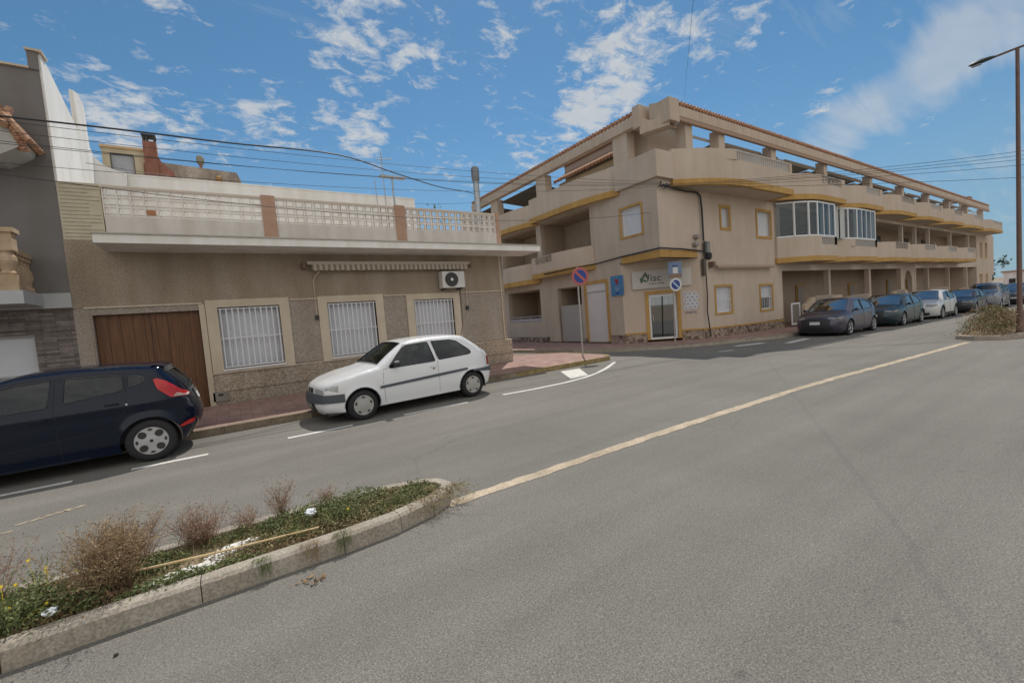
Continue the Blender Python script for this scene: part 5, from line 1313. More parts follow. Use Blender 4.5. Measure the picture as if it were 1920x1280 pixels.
def make_car(name, label, m, sp, paint, group=None, near=True, glass=None):
    o = m @ Vector((0, 0, 0))
    T = thing(name, label, sp.get('cat', 'car'), m @ Vector((sp['top'][-1][0]/2, 0, 0)), group)
    c = Car(T, m, sp, .055 if near else .11)
    gl = glass or CGLS
    holes = [smooth_poly(w) for w in sp['windows']]
    poly = [(p.x, p.y) for p in c.up]+c.outline_bottom()
    b = MB(m); c.side(b, poly, 0, holes=holes)
    N = len(c.up)
    ws = (c.idx(*sp['ws'][0]), c.idx(*sp['ws'][1])); rw = (c.idx(*sp['rw'][0]), c.idx(*sp['rw'][1]))
    nt = 28
    base = len(b.v)
    for k in range(N):
        for j in range(nt+1): b.v.append(m @ c.S(k, -1+2*j/nt))
    for k in range(N-1):
        for j in range(nt):
            if (ws[0] <= k < ws[1] or rw[0] <= k < rw[1]) and 2 <= j < nt-2: continue
            p = base+k*(nt+1)+j; b.f.append((p, p+1, p+nt+2, p+nt+1))
    body = b.build('body', paint, T, smooth='full', merge=True)
    body.data.set_sharp_from_angle(angle=R(50))
    hw = c.hw
    # underside, wheel wells
    u = MB(m).box(.12, c.L-.12, -hw+.12, hw-.12, .17, .2)
    for wx in (sp['wf'], sp['wr']):
        for sg in (1, -1):
            n = 14; ra = sp['ra']+.005
            for k in range(n):
                a, a2 = math.pi*k/n-.2, math.pi*(k+1)/n-.2+(.4/n)
                u.quad((wx+ra*math.cos(a), sg*(hw-.012), sp['wz']+ra*math.sin(a)), (wx+ra*math.cos(a2), sg*(hw-.012), sp['wz']+ra*math.sin(a2)), (wx+ra*math.cos(a2), sg*(hw-.3), sp['wz']+ra*math.sin(a2)), (wx+ra*math.cos(a), sg*(hw-.3), sp['wz']+ra*math.sin(a)))
            u.prof([(wx+ra*math.cos(2*math.pi*k/16), sp['wz']+ra*math.sin(2*math.pi*k/16)) for k in range(16)], sg*(hw-.30), sg*(hw-.31))
    u.build('underbody', DARK, T)
    # glass
    g = MB(m)
    for h in holes: c.side(g, h, -.006)
    c.strip(g, ws[0], ws[1], -1+4/nt, 1-4/nt, -.004, 12); c.strip(g, rw[0], rw[1], -1+4/nt, 1-4/nt, -.004, 12)
    g.build('glass', gl, T, smooth='full')
    # rubber seals
    q = MB(m)
    for h in holes:
        c.line(q, list(h)+[h[0]], .007 if near else .012, .002)
    for (k0, k1) in (ws, rw):
        for e in (-1+4/nt, 1-4/nt): q.tube([m.inverted() @ (m @ c.S(k, e, .003)) for k in range(k0, k1+1)], .009, 4)
        for k in (k0, k1): q.tube([c.S(k, -1+4/nt+(2-8/nt)*j/20, .003) for j in range(21)], .009, 4)
    q.build('window_seals', BLK, T)
    # interior
    it = MB(m); z = sp['belt'](c.L/2)
    it.box(sp['ws'][0][0]-.1, sp['rw'][1][0]-.25, -hw+.13, hw-.13, .3, z-.14)
    it.box(sp['ws'][0][0]+.05, sp['ws'][0][0]+.42, -hw+.15, hw-.15, z-.15, z-.04)
    it.build('cabin_floor', SEAT, T)
    for yy in (-.36, .36):
        x = sp['ws'][0][0]+1.12; s = MB(m)
        s.prof([(x, z-.2), (x+.14, z-.2), (x+.28, z+.20), (x+.20, z+.22), (x+.1, z+.02)], yy-.21, yy+.21)
        s.prof([(x+.21, z+.20), (x+.29, z+.20), (x+.32, z+.34), (x+.24, z+.35)], yy-.11, yy+.11)
        s.build('seat', SEAT, T, bevel=.02)
    x = sp['rw'][0][0]-.55; MB(m).prof([(x, z-.2), (x+.25, z-.2), (x+.35, z+.16), (x+.26, z+.18)], -.5, .5).build('rear_seat', SEAT, T)
    MB(m).tube([(sp['ws'][0][0]+.62+.1*math.cos(a*math.pi/8)*.4, -.36+.18*math.sin(a*math.pi/8) if False else .36+.18*math.sin(a*math.pi/8), z-.02+.18*math.cos(a*math.pi/8)*.8) for a in range(17)], .014, 5).build('steering_wheel', BLK, T)
    # seams
    sm = MB(m)
    for L_ in sp.get('seams', []): c.line(sm, L_, .0035 if near else .006, -.0005)
    if sm.v: sm.build('door_seams', M('seam', (.02, .02, .022), .8), T)
    # wheels
    for wx in (sp['wf'], sp['wr']):
        for sg in (-1, 1): wheel(T, m, wx, sg*(hw-.095), sp['wz'], sp['rim'], sg, sp.get('wstyle', 'spoke'), sp.get('hub', SILV))
    # mirrors
    mx, mz = sp['mirror']
    for sg in (-1, 1):
        yy = sg*(c.Y(mx, mz)+.09)
        mm = MB(m); secs = [(-.06, .02, .03), (-.045, .07, .055), (.02, .075, .065), (.05, .07, .06), (.052, .02, .02)]
        for k in range(len(secs)-1):
            a, ya, za = secs[k]; b2, yb, zb = secs[k+1]
            for j in range(12):
                t0, t1 = 2*math.pi*j/12, 2*math.pi*(j+1)/12
                mm.quad((mx+a, yy+ya*math.cos(t0), mz+.04+za*math.sin(t0)), (mx+b2, yy+yb*math.cos(t0), mz+.04+zb*math.sin(t0)), (mx+b2, yy+yb*math.cos(t1), mz+.04+zb*math.sin(t1)), (mx+a, yy+ya*math.cos(t1), mz+.04+za*math.sin(t1)))
        mm.box(mx-.02, mx+.03, min(yy, yy-sg*.1), max(yy, yy-sg*.1), mz-.005, mz+.03)
        mm.build('mirror', sp.get('mirror_mat', paint), T, smooth=True)
    # handles
    for (hx, hz) in sp.get('handles', []):
        for sg in (-1, 1):
            y = sg*(c.Y(hx, hz)+.012); MB(m).box(hx-.075, hx+.075, y-.012, y+.012, hz-.012, hz+.014).build('door_handle', sp.get('handle_mat', paint), T, bevel=.004)
    return T, c

def add(T, m, nm, mat, fn, **k):
    b = MB(m); fn(b); return b.build(nm, mat, T, **k)

# ---- white three door hatchback
th = math.atan2(.19, 2.35)
WP = M('paint_white', (.74, .75, .76), .28, spec=.5, coat=.6)
wy = .80
mW = Matrix.Translation((1.88, 7.94, 0)) @ Matrix.Rotation(th, 4, 'Z') @ Matrix.Translation((-.70, wy, 0))
spW = dict(top=[(.15, .19), (.08, .26), (.05, .38), (.055, .50), (.085, .54), (.09, .62), (.14, .685), (.30, .76), (.65, .85), (.98, .905), (1.06, .925), (1.32, 1.11), (1.62, 1.29), (1.85, 1.345), (2.3, 1.362), (2.75, 1.352), (2.98, 1.325), (3.05, 1.29), (3.30, 1.10), (3.52, .93), (3.60, .82), (3.63, .66), (3.66, .60), (3.68, .50), (3.66, .40), (3.58, .24)],
           w=1.58, belt=lambda x: .845+.03*(x-1.2), wf=.70, wr=3.06, wz=.275, ra=.318, rim=.185, sill=.20, xf=.62, xr=.45, kf=.27, kr=.12, tum=.38, round=.08, bow=.05,
           windows=[[(1.24, .87), (1.27, .93), (1.60, 1.235), (1.68, 1.262), (2.145, 1.285), (2.225, .885)],
                    [(2.30, .90), (2.225, 1.288), (2.66, 1.28), (2.80, 1.24), (3.06, 1.03), (3.10, .965), (3.04, .935)]],
           ws=((1.08, .94), (1.63, 1.295)), rw=((3.07, 1.27), (3.50, .945)), wstyle='hubcap', hub=HUBC,
           seams=[[(1.13, .86), (1.10, .62), (1.13, .24)], [(2.265, 1.30), (2.265, .86), (2.275, .24)], [(1.13, .865), (1.2, .87), (1.24, .90), (1.62, 1.275), (2.26, 1.30)], [(1.13, .235), (2.275, .235)], [(3.34, 1.06), (3.44, .84), (3.47, .60)]],
           mirror=(1.36, .90), mirror_mat=BLK, handles=[(2.16, .79)])
TW, cW = make_car('parked_car', 'small white three door hatchback with grey bumpers parked in front of the barred windows', mW, spW, WP)
DG_ = M('bumper_grey', (.075, .085, .10), .55)
add(TW, mW, 'front_bumper', DG_, lambda b: cW.wrap(b, .385, .535, .385, .014), smooth=True)
add(TW, mW, 'rear_bumper', DG_, lambda b: cW.wrap(b, .49, .60, 3.08, .014, rear=True, taper=.075), smooth=True)
for sg in (-1, 1): add(TW, mW, 'side_moulding', DG_, lambda b: cW.side(b, [(1.03, .52), (1.03, .57), (2.3, .63), (2.95, .655), (2.95, .61), (2.3, .575)], .014, (sg,)))
for sg in (-1, 1):
    def lamp(b):
        c = cW; k0, k1 = c.idx(.085, .555), c.idx(.105, .65)
        c.strip(b, k0, k1, .50*sg, 1.0*sg, .005, 6)
        c.side(b, [(.085, .555), (.105, .65), (.22, .685), (.30, .69), (.29, .575)], .005, (sg,))
    add(TW, mW, 'headlight', M('headlight', (.40, .41, .41), .12, spec=.8), lamp)
add(TW, mW, 'grille', BLK, lambda b: cW.strip(b, cW.idx(.085, .56), cW.idx(.105, .64), -.30, .30, .006, 8))
add(TW, mW, 'badge', CHROME, lambda b: cW.strip(b, cW.idx(.085, .58), cW.idx(.105, .635), -.07, .07, .012, 3))
add(TW, mW, 'number_plate', M('plate_dim', (.25, .25, .24), .6), lambda b: cW.strip(b, cW.idx(.05, .32), cW.idx(.05, .40), -.36, .36, .018, 8))
add(TW, mW, 'lower_grille', BLK, lambda b: cW.strip(b, cW.idx(.09, .25), cW.idx(.055, .35), -.55, .55, .004, 8))
for sg in (-1, 1):
    def tail(b):
        cW.side(b, [(3.50, .64), (3.50, .84), (3.575, .83), (3.615, .66), (3.61, .64)], .006, (sg,))
        cW.strip(b, cW.idx(3.60, .81), cW.idx(3.635, .65), .80*sg, .99*sg, .006, 4)
    add(TW, mW, 'tail_light', M('tail_red', (.25, .01, .02), .25), tail)
add(TW, mW, 'wiper', BLK, lambda b: [b.tube([cW.S(cW.idx(1.1, .95), t0, .012), cW.S(cW.idx(1.2, 1.03), t0+.55, .02)], .007, 4) for t0 in (-.75, -.05)])
for wx in (.70, 3.06):
    for sg in (-1, 1): add(TW, mW, 'wheel_arch_trim', DG_, lambda b: cW.line(b, [(wx+.322*math.cos(R(a)), .275+.322*math.sin(R(a))) for a in range(0 if wx < 2 else -8, 188, 12)], .008, .002, (sg,)))
add(TW, mW, 'lock', BLK, lambda b: b.box(2.14, 2.19, -cW.Y(2.16, .74)-.006, -cW.Y(2.16, .74)+.01, .73, .75))

# ---- navy five door hatchback
NP = M('paint_navy', (.004, .008, .022), .12, spec=.4)
mN = Matrix.Translation((-1.11, 7.97, 0)) @ Matrix.Translation((-3.29, .85, 0))
spN = dict(top=[(.16, .20), (.04, .30), (-.0, .45), (.04, .60), (.18, .74), (.5, .86), (.85, .935), (.98, .96), (1.35, 1.16), (1.72, 1.31), (2.05, 1.385), (2.5, 1.41), (3.0, 1.395), (3.40, 1.355), (3.50, 1.33), (3.49, 1.285), (3.66, 1.08), (3.75, .90), (3.78, .80), (3.82, .68), (3.84, .52), (3.80, .40), (3.66, .22)],
           w=1.68, belt=lambda x: .85+.105*(x-1.2)/1.0*.9, wf=.80, wr=3.29, wz=.30, ra=.345, rim=.225, sill=.19, xf=.8, xr=.55, kf=.24, kr=.19, tum=.36, round=.10, bow=.015,
           crease=lambda x: .80+.03*x*.5,
           windows=[[(1.22, .90), (1.40, 1.05), (1.75, 1.225), (2.0, 1.285), (2.33, 1.30), (2.29, .955)],
                    [(2.44, .985), (2.46, 1.305), (2.95, 1.285), (3.04, 1.265), (3.06, 1.10), (3.0, 1.055)],
                    [(3.10, 1.095), (3.10, 1.26), (3.22, 1.245), (3.315, 1.20), (3.24, 1.125)]],
           ws=((1.0, .985), (1.72, 1.315)), rw=((3.51, 1.26), (3.75, .945)), wstyle='five_hole', hub=M('alloy', (.40, .40, .41), .4, (.46, .46, .47), metal=.3),
           seams=[[(1.1, .92), (1.04, .6), (1.08, .22)], [(2.37, 1.33), (2.35, .9), (2.37, .22)], [(3.07, 1.30), (3.08, 1.05), (3.06, .80), (2.92, .60), (2.87, .40)], [(1.1, .92), (1.75, 1.27), (2.1, 1.325), (3.07, 1.31)], [(1.3, .38), (2.85, .56)]],
           mirror=(1.42, .97), handles=[(2.20, .80), (2.92, .89)])
TN, cN = make_car('parked_car', 'dark navy five door hatchback parked in front of the brown garage door', mN, spN, NP, glass=glass_mat('navy_glass', (.17, .23, .22), .05))
for sg in (-1, 1):
    add(TN, mN, 'tail_light', REDL, lambda b: cN.side(b, smooth_poly([(3.38, 1.17), (3.42, 1.185), (3.52, 1.13), (3.66, .985), (3.75, .90), (3.74, .865), (3.55, .88), (3.42, 1.03)], .2), .012, (sg,)))
for sg in (-1, 1): add(TN, mN, 'reverse_lens', M('lens_white', (.55, .42, .36), .2), lambda b: cN.side(b, [(3.575, .885), (3.61, .93), (3.74, .905), (3.735, .87)], .018, (sg,)))
for sg in (-1, 1): add(TN, mN, 'reflector', REDL, lambda b: cN.side(b, [(3.60, .425), (3.69, .475), (3.79, .50), (3.77, .435), (3.65, .41)], .008, (sg,)))
add(TN, mN, 'number_plate', WHTS, lambda b: cN.strip(b, cN.idx(3.78, .86), cN.idx(3.83, .74), -.33, .33, .010, 8))
add(TN, mN, 'tailgate_trim', CHROME, lambda b: cN.strip(b, cN.idx(3.765, .90), cN.idx(3.775, .875), -.45, .45, .012, 8))
add(TN, mN, 'rear_spoiler', NP, lambda b: cN.strip(b, cN.idx(3.35, 1.36), cN.idx(3.50, 1.33), -1.0, 1.0, .014, 10))
add(TN, mN, 'rear_wiper', BLK, lambda b: b.tube([cN.S(cN.idx(3.72, .98), 0, .02), cN.S(cN.idx(3.70, 1.02), .4, .02)], .008, 4))
add(TN, mN, 'fuel_flap', M('flap', (.5, .5, .5), .3), lambda b: b.lathe([(.014, -cN.Y(3.08, .86)-.004), (.014, -cN.Y(3.08, .86)+.01)], 'y', (3.075, 0, .87), 10))
add(TN, mN, 'headlight', LENS, lambda b: cN.side(b, [(.12, .62), (.2, .73), (.5, .80), (.42, .70)], .006))

# ---- the row of cars in front of the beige block (fronts towards the camera)
def suv_spec(L=4.3, w=1.78, h=1.53, wb=2.6, r=.33, fo=.85, hood=.98, coupe=0, **k):
    a = L/4.3
    d = dict(top=[(.14, .20), (.03, .30), (.0, .50), (.03, .68), (.10, hood-.18), (.30, hood-.10), (.80, hood-.01), (1.05*a, hood+.05), (1.4*a, hood+.28), (1.78*a, h-.06), (2.15*a, h), (2.7*a, h-.01), (3.3*a, h-.08-.05*coupe), (3.75*a, h-.19-.10*coupe), (4.1*a, h-.42), (4.2*a, hood-.06), (L-.02, hood-.25), (L, .55), (L-.03, .40), (L-.15, .22)],
             w=w, belt=lambda x: hood-.03+.035*(x-1), wf=fo, wr=fo+wb, wz=r, ra=r+.045, rim=r*.68, sill=.22, xf=.75, xr=.6, kf=.22, kr=.2, tum=.36, round=.10,
             windows=[[(1.30*a, hood+.05), (1.72*a, h-.16), (2.05*a, h-.10), (2.32*a, h-.09), (2.30*a, hood+.06)], [(2.38*a, hood+.065), (2.40*a, h-.09), (3.0*a, h-.12), (3.35*a, h-.20-.04*coupe), (3.45*a, hood+.16), (3.3*a, hood+.10)]],
             ws=((1.07*a, hood+.07), (1.80*a, h-.055)), rw=((3.78*a, h-.22-.08*coupe), (4.14*a, hood+.03)), wstyle='spoke',
             seams=[[(1.2*a, hood), (1.15*a, .6), (1.2*a, .3)], [(2.35*a, h-.06), (2.33*a, hood), (2.35*a, .28)], [(3.35*a, hood+.05), (3.2*a, .7), (3.0*a, .5)], [(1.2*a, .3), (2.9*a, .3)]],
             mirror=(1.42*a, hood+.06), handles=[(2.15*a, hood-.12), (3.05*a, hood-.09)])
    d.update(k); return d
def front_kit(T, c, m, grille=(.42, .64), gw=.72, lampz=(.70, .78), lower=(.26, .38), plate=(.46, .56), clad=None, chrome=None):
    k = lambda z: c.idx(.02, z)
    add(T, m, 'grille', BLK, lambda b: c.strip(b, k(grille[0]), k(grille[1]), -gw, gw, .010, 10))
    add(T, m, 'lower_grille', BLK, lambda b: c.strip(b, k(lower[0]), k(lower[1]), -.9, .9, .010, 10))
    for sg in (-1, 1):
        def lp(b):
            z1 = lampz[1]-.02
            c.strip(b, k(lampz[0]-.03), k(z1), .62*sg, 1.0*sg, .008, 5)
            c.side(b, [(.03, lampz[0]-.02), (.06, z1), (.36, z1+.05), (.20, lampz[0])], .008, (sg,))
        add(T, m, 'headlight', M('lens_dim', (.22, .23, .24), .15, spec=.8), lp, merge=True)
    add(T, m, 'number_plate', WHTS, lambda b: c.strip(b, k(plate[0]), k(plate[1]), -.29, .29, .016, 4))
    if chrome: add(T, m, 'chrome_bar', CHROME, lambda b: c.strip(b, k(grille[1]), k(grille[1]+.03), -gw, gw, .012, 8))
    if clad:
        def cl(b):
            for wx in (c.sp['wf'], c.sp['wr']):
                ra = c.sp['ra']
                ring = [(wx+ra*math.cos(R(a)), c.sp['wz']+ra*math.sin(R(a))) for a in range(0, 181, 12)]+[(wx+(ra+.06)*math.cos(R(a)), c.sp['wz']+(ra+.06)*math.sin(R(a))) for a in range(180, -1, -12)]
                c.side(b, ring, .006)
            c.side(b, [(c.sp['wf']+ra+.02, .23), (c.sp['wr']-ra-.02, .23), (c.sp['wr']-ra-.02, .34), (c.sp['wf']+ra+.02, .34)], .006)
        add(T, m, 'wheel_arch_cladding', BLK, cl)
def place(x, ynear, w, yaw=0): return Matrix.Translation((x, ynear+w/2, zr(x+2))) @ Matrix.Rotation(R(.83), 4, 'Y') @ Matrix.Rotation(yaw, 4, 'Z')
GRP = 'cars parked in a row outside the beige block'
sp = suv_spec(4.05, 1.76, 1.49, 2.5, .33, .82, .93, coupe=.6)
m = place(19.55, 6.74, 1.76); T, c = make_car('parked_car', 'purple grey hatchback nearest the corner, black grille and pale front plate', m, sp, M('paint_purple_grey', (.085, .076, .105), .3, metal=.45, spec=.5, coat=.4), GRP, near=False)
front_kit(T, c, m, (.42, .66), .80, (.70, .77), chrome=False)
sp = suv_spec(4.35, 1.80, 1.50, 2.62, .34, .86, .93, coupe=.8)
m = place(25.15, 6.55, 1.80); T, c = make_car('parked_car', 'dark teal fastback car second in the row, between the purple grey and white cars', m, sp, M('paint_teal', (.028, .055, .066), .3, metal=.45, spec=.5, coat=.4), GRP, near=False)
front_kit(T, c, m, (.40, .68), .62, (.70, .77))
sp = suv_spec(4.3, 1.79, 1.56, 2.64, .34, .9, .97, coupe=1.0)
m = place(31.0, 6.45, 1.79); T, c = make_car('parked_car', 'white crossover third in the row with black lower cladding', m, sp, M('paint_white_far', (.55, .56, .56), .28, spec=.5, coat=.6), GRP, near=False)
front_kit(T, c, m, (.44, .56), .62, (.74, .82), (.20, .40), (.46, .54), clad=True)
sp = suv_spec(4.4, 1.82, 1.46, 2.65, .33, .9, .92)
m = place(37.6, 6.3, 1.82); T, c = make_car('parked_car', 'black car fourth in the row with a white front plate', m, sp, M('paint_black', (.02, .022, .028), .25, spec=.5, coat=.3), GRP, near=False)
front_kit(T, c, m, (.44, .64), .7, (.68, .76))
sp = suv_spec(4.5, 1.85, 1.80, 2.7, .33, .9, 1.05)
m = place(43.6, 6.1, 1.85); T, c = make_car('parked_car', 'tall pale grey van fifth in the row, roof above the black car', m, sp, M('paint_grey', (.16, .16, .18), .3, spec=.5, coat=.6), GRP, near=False)
front_kit(T, c, m, (.44, .64), .6, (.76, .9))
sp = suv_spec(4.4, 1.84, 1.66, 2.65, .35, .88, 1.02)
m = place(50.5, 5.4, 1.84); T, c = make_car('parked_car', 'dark green grey off roader at the far end of the row beside the lamp post', m, sp, M('paint_slate', (.035, .045, .05), .3, spec=.5, coat=.6), GRP, near=False)
front_kit(T, c, m, (.44, .66), .6, (.72, .86))

# ------------------------------------------------------------------ traffic islands with weeds
def island(nm, lab, ring, zf, mat=KERB, soilh=.10):
    n = len(ring); Q = []
    P = [Vector(p) for p in ring]
    for k in range(n):
        a, b = P[k], P[(k+1) % n]; m_ = max(1, round((b-a).length/.98))
        for j in range(m_): Q.append(a+(b-a)*j/m_)
    Q.append(Q[0])
    k = kerb_mesh('kerb', Q, .135, .125, mat)
    # soil
    bm = bmesh.new(); cx = sum((p for p in P), Vector((0, 0)))/n
    fl = flat('soil', [tuple(p+(cx-p).normalized()*.05) for p in P], soilh, SOIL, kind='structure')
    return Q
ringA = [(-9, 3.37), (-1.2, 3.37), (.55, 3.36), (1.0, 3.39), (1.32, 3.47), (1.54, 3.60), (1.64, 3.76), (1.60, 3.93), (1.44, 4.07), (1.1, 4.17), (.4, 4.22), (-1.2, 4.25), (-9, 4.25)]
island('a', '', ringA, 0)
ringB = [(18.15, 2.55), (18.5, 2.35), (19.3, 2.12), (22, 2.0), (60, 1.9), (60, 2.9), (22, 3.55), (19.3, 3.6), (18.3, 3.45), (17.95, 3.0)]
island('b', '', ringB, 0, M('kerb_far', (.34, .27, .22), .9, (.44, .37, .31), nscale=5, grain=60, bump=.4), .1)

def twig(mb, p, d, L, r, n=4, wob=.18):
    pts = [p.copy()]; q = p.copy(); dd = d.normalized()
    for k in range(n):
        dd = (dd+Vector((random.gauss(0, wob), random.gauss(0, wob), random.gauss(0, wob*.5)))).normalized(); q = q+dd*L/n; pts.append(q.copy())
    # flat-sided thin tube (3 sides)
    mb.tube(pts, r, 3, False, r1=r*.35); return pts, dd
def dry_shrub(name, lab, x, y, z, h, rad, n, mat, group=None, sub=7):
    T = thing(name, lab, 'dry shrub', (x, y, z), group)
    tw = MB(); fz = MB()
    for k in range(n):
        a = random.uniform(0, 6.28); sp_ = random.uniform(0, 1)**.7
        d = Vector((math.cos(a)*sp_*rad/h*.9, math.sin(a)*sp_*rad/h*.9, 1))
        p = Vector((x+random.gauss(0, rad*.18), y+random.gauss(0, rad*.16), z))
        pts, dd = twig(tw, p, d, h*random.uniform(.55, 1.0), .0022)
        for j in range(sub):
            b = pts[random.randint(1, len(pts)-1)].lerp(pts[random.randint(1, len(pts)-1)], random.random()*.5)
            d2 = Vector((random.gauss(0, 1), random.gauss(0, 1), random.uniform(.1, 1.2)))
            p2, _ = twig(fz, b, d2, random.uniform(.03, .11), .0013, 2)
            e = p2[-1]
            for _ in range(2): leaf(fz, e+Vector((random.gauss(0, .008), random.gauss(0, .008), random.gauss(0, .008))), random.uniform(.008, .02))
    tw.build('twigs', DRYT, T); fz.build('seed_heads', mat, T)
    return T
DR1 = M('dry_pinkish', (.26, .155, .105), .9, (.38, .26, .18), nscale=9)
DR2 = M('dry_tan', (.27, .18, .095), .9, (.40, .29, .16), nscale=9)
Z0 = .10
dry_shrub('dry_shrub', 'largest dry brown shrub on the near traffic island', -.80, 3.72, Z0, .50, .29, 250, DR2, sub=9)
dry_shrub('dry_shrub', 'pinkish dry shrub behind the white plaster patch, near the far kerb', -.36, 4.10, Z0, .33, .28, 90, DR1)
dry_shrub('dry_shrub', 'sparse dry shrub between the largest shrub and the pinkish one', -.74, 4.1, Z0, .40, .28, 70, DR1)
dry_shrub('dry_shrub', 'small reddish dry stem cluster standing above the green weeds', .20, 4.12, Z0, .36, .09, 34, DR1)
dry_shrub('dry_shrub', 'thin dry stems at the left picture edge beside the yellow flowers', -1.45, 4.05, Z0, .42, .3, 60, DR1)
dry_shrub('dry_shrub', 'low dry tuft left of the small reddish stem cluster', -.06, 4.08, Z0, .20, .12, 26, DR1)
dry_shrub('dry_shrub', 'low dry tuft on the far kerb beyond the litter', .55, 4.1, Z0, .18, .14, 26, DR1)

# green ground cover on the near island: patches of small leaves
PLY = [(-9, 3.47), (1.1, 3.50), (1.48, 3.68), (1.5, 3.9), (1.2, 4.08), (-9, 4.16)]
def cover(name, lab, ells, dens, mats, zh):
    mb = MB()
    for (cx, cy, rx, ry, hh, n) in ells:
        for k in range(int(n*dens)):
            a = random.uniform(0, 6.28); r_ = math.sqrt(random.random()); x, y = cx+rx*r_*math.cos(a), cy+ry*r_*math.sin(a)
            if not inpoly((x, y), PLY) and random.random() < .93: continue
            zz = Z0+random.random()**1.6*hh*(1-.6*r_)
            leaf(mb, Vector((x, y, zz)), random.uniform(.012, .034))
    o = mb.build(name, mats, kind='stuff'); o['label'] = lab; return o
GR1 = M('weed_green', (.085, .120, .035), .75, (.21, .23, .09), nscale=9)
GR2 = M('weed_olive', (.16, .16, .065), .8, (.30, .26, .13), nscale=10)
cover('weeds', 'green weeds covering the near traffic island', [(1.2, 3.74, .20, .18, .10, 1900), (1.35, 3.95, .14, .10, .09, 800), (.95, 3.66, .14, .10, .07, 700), (.80, 3.95, .26, .16, .17, 2100), (.5, 4.0, .24, .12, .15, 1500), (.62, 3.70, .16, .10, .12, 900), (.28, 3.98, .28, .14, .14, 1900), (.25, 3.70, .13, .09, .10, 700), (-.05, 4.02, .3, .10, .08, 1100), (-.5, 3.50, .26, .10, .12, 2300), (-.15, 3.53, .2, .07, .07, 800), (-1.15, 3.62, .35, .28, .24, 6000), (-1.6, 3.8, .35, .35, .22, 3500), (-.62, 3.92, .2, .14, .12, 1400), (-2.6, 3.8, .9, .35, .2, 4000)], 1.0, GR1, .1)
cover('dry_weeds', 'dry straw coloured weeds mixed over the near traffic island', [(1.2, 3.75, .36, .28, .06, 3800), (1.0, 3.85, .3, .25, .09, 2200), (1.36, 3.66, .2, .14, .09, 1800), (.7, 3.75, .45, .30, .10, 4400), (.15, 3.72, .4, .24, .05, 2600), (1.5, 3.62, .12, .12, .07, 700), (-.4, 3.8, .5, .3, .04, 1900), (-.9, 3.6, .5, .2, .06, 2600), (1.0, 4.0, .35, .12, .04, 1300)], 1.0, GR2, .1)
cover('twig_litter', 'brown dead stems lying over the near traffic island', [(.55, 3.62, .4, .16, .05, 1500), (.15, 3.6, .3, .14, .03, 900), (1.0, 3.98, .3, .12, .03, 900), (-.9, 3.55, .3, .15, .1, 1500)], 1.0, M('dead_brown', (.14, .08, .04), .9, (.24, .15, .08), nscale=8), .1)
# taller grass stems
g = MB()
for k in range(520):
    x = random.uniform(-1.9, 1.5); y = random.uniform(3.5, 4.12)
    if not inpoly((x, y), PLY): continue
    twig(g, Vector((x, y, Z0)), Vector((random.gauss(0, .35), random.gauss(0, .35), 1)), random.uniform(.05, .20), .0016, 3)
o = g.build('grass_stems', DR2, kind='stuff')
# stems hanging over the kerb
T = thing('trailing_weed', 'dry weeds trailing over the rounded kerb end onto the asphalt', 'weed', (1.55, 3.6, .1))
g = MB(); lf_ = MB()
for k in range(70):
    x = random.uniform(1.2, 1.75); y = 3.36+max(0, x-1.2)*.35+random.uniform(-.02, .1)
    pts, _ = twig(g, Vector((x-.12, y+.1, .15)), Vector((random.uniform(.1, .9), -1*random.uniform(.2, 1), -.25)), random.uniform(.12, .30), .0018, 4)
    for p in pts[1:]:
        for _ in range(3): leaf(lf_, p+Vector((random.gauss(0, .015), random.gauss(0, .015), abs(random.gauss(0, .01)))), random.uniform(.01, .025))
for k in range(len(g.v)): g.v[k].z = max(g.v[k].z, .006)
for k in range(len(lf_.v)): lf_.v[k].z = max(lf_.v[k].z, .006)
g.build('stems', DRYG, T); lf_.build('leaves', GR2, T)
for (x, y, lb) in ((.02, 3.36, 'green grass tuft hanging down the kerb face'), (.55, 3.36, 'dry stems hanging over the kerb face right of the green tuft'), (.32, 3.36, 'thin dry stems on the kerb between the two tufts')):
    T = thing('kerb_tuft', lb, 'weed', (x, y, .1)); g = MB()
    for k in range(26): twig(g, Vector((x+random.uniform(-.06, .06), y+.06, .15)), Vector((random.gauss(0, .5), -1, -.1)), .07, .002, 2); twig(g, Vector((x+random.uniform(-.05, .05), y-.006, .13)), Vector((random.gauss(0, .3), -.15, -1)), random.uniform(.06, .13), .002, 3, .1)
    g.build('blades', GR1 if 'green' in lb else DRYG, T)
# white plaster rubble
T = thing('plaster_heap', 'white spilled plaster patch lying on the near island under the cane', 'rubble', (-.4, 3.65, .1))
mb = MB()
for (cx, cy, rx, ry, n) in ((-.45, 3.63, .24, .10, 220), (-.16, 3.80, .16, .10, 120)):
    for k in range(n):
        a = random.uniform(0, 6.28); r_ = math.sqrt(random.random()); x, y = cx+rx*r_*math.cos(a)+.06*r_*math.sin(a), cy+ry*r_*math.sin(a)+.10*rx*math.cos(a)*r_
        s = random.uniform(.012, .035)*(1.15-r_*.6); h = Z0+.012+.02*(1-r_)
        q = [(x+s*random.uniform(.6, 1)*math.cos(j*1.047), y+s*random.uniform(.6, 1)*math.sin(j*1.047)) for j in range(6)]
        mb.prism(q, Z0-.02, h+random.uniform(-.006, .008))
mb.build('lumps', PLASTER, T)
c1 = MB().tube([(-1.9, 4.06, .13), (-1.36, 3.95, .15), (-.71, 3.80, .165), (-.2, 3.70, .16), (.42, 3.62, .15)], .010, 7, r1=.007).build('cane_pole', CANE, smooth=True, loc=(-.7, 3.8, .16)); c1['label'] = 'long pale cane pole lying across the near traffic island'; c1['category'] = 'cane'
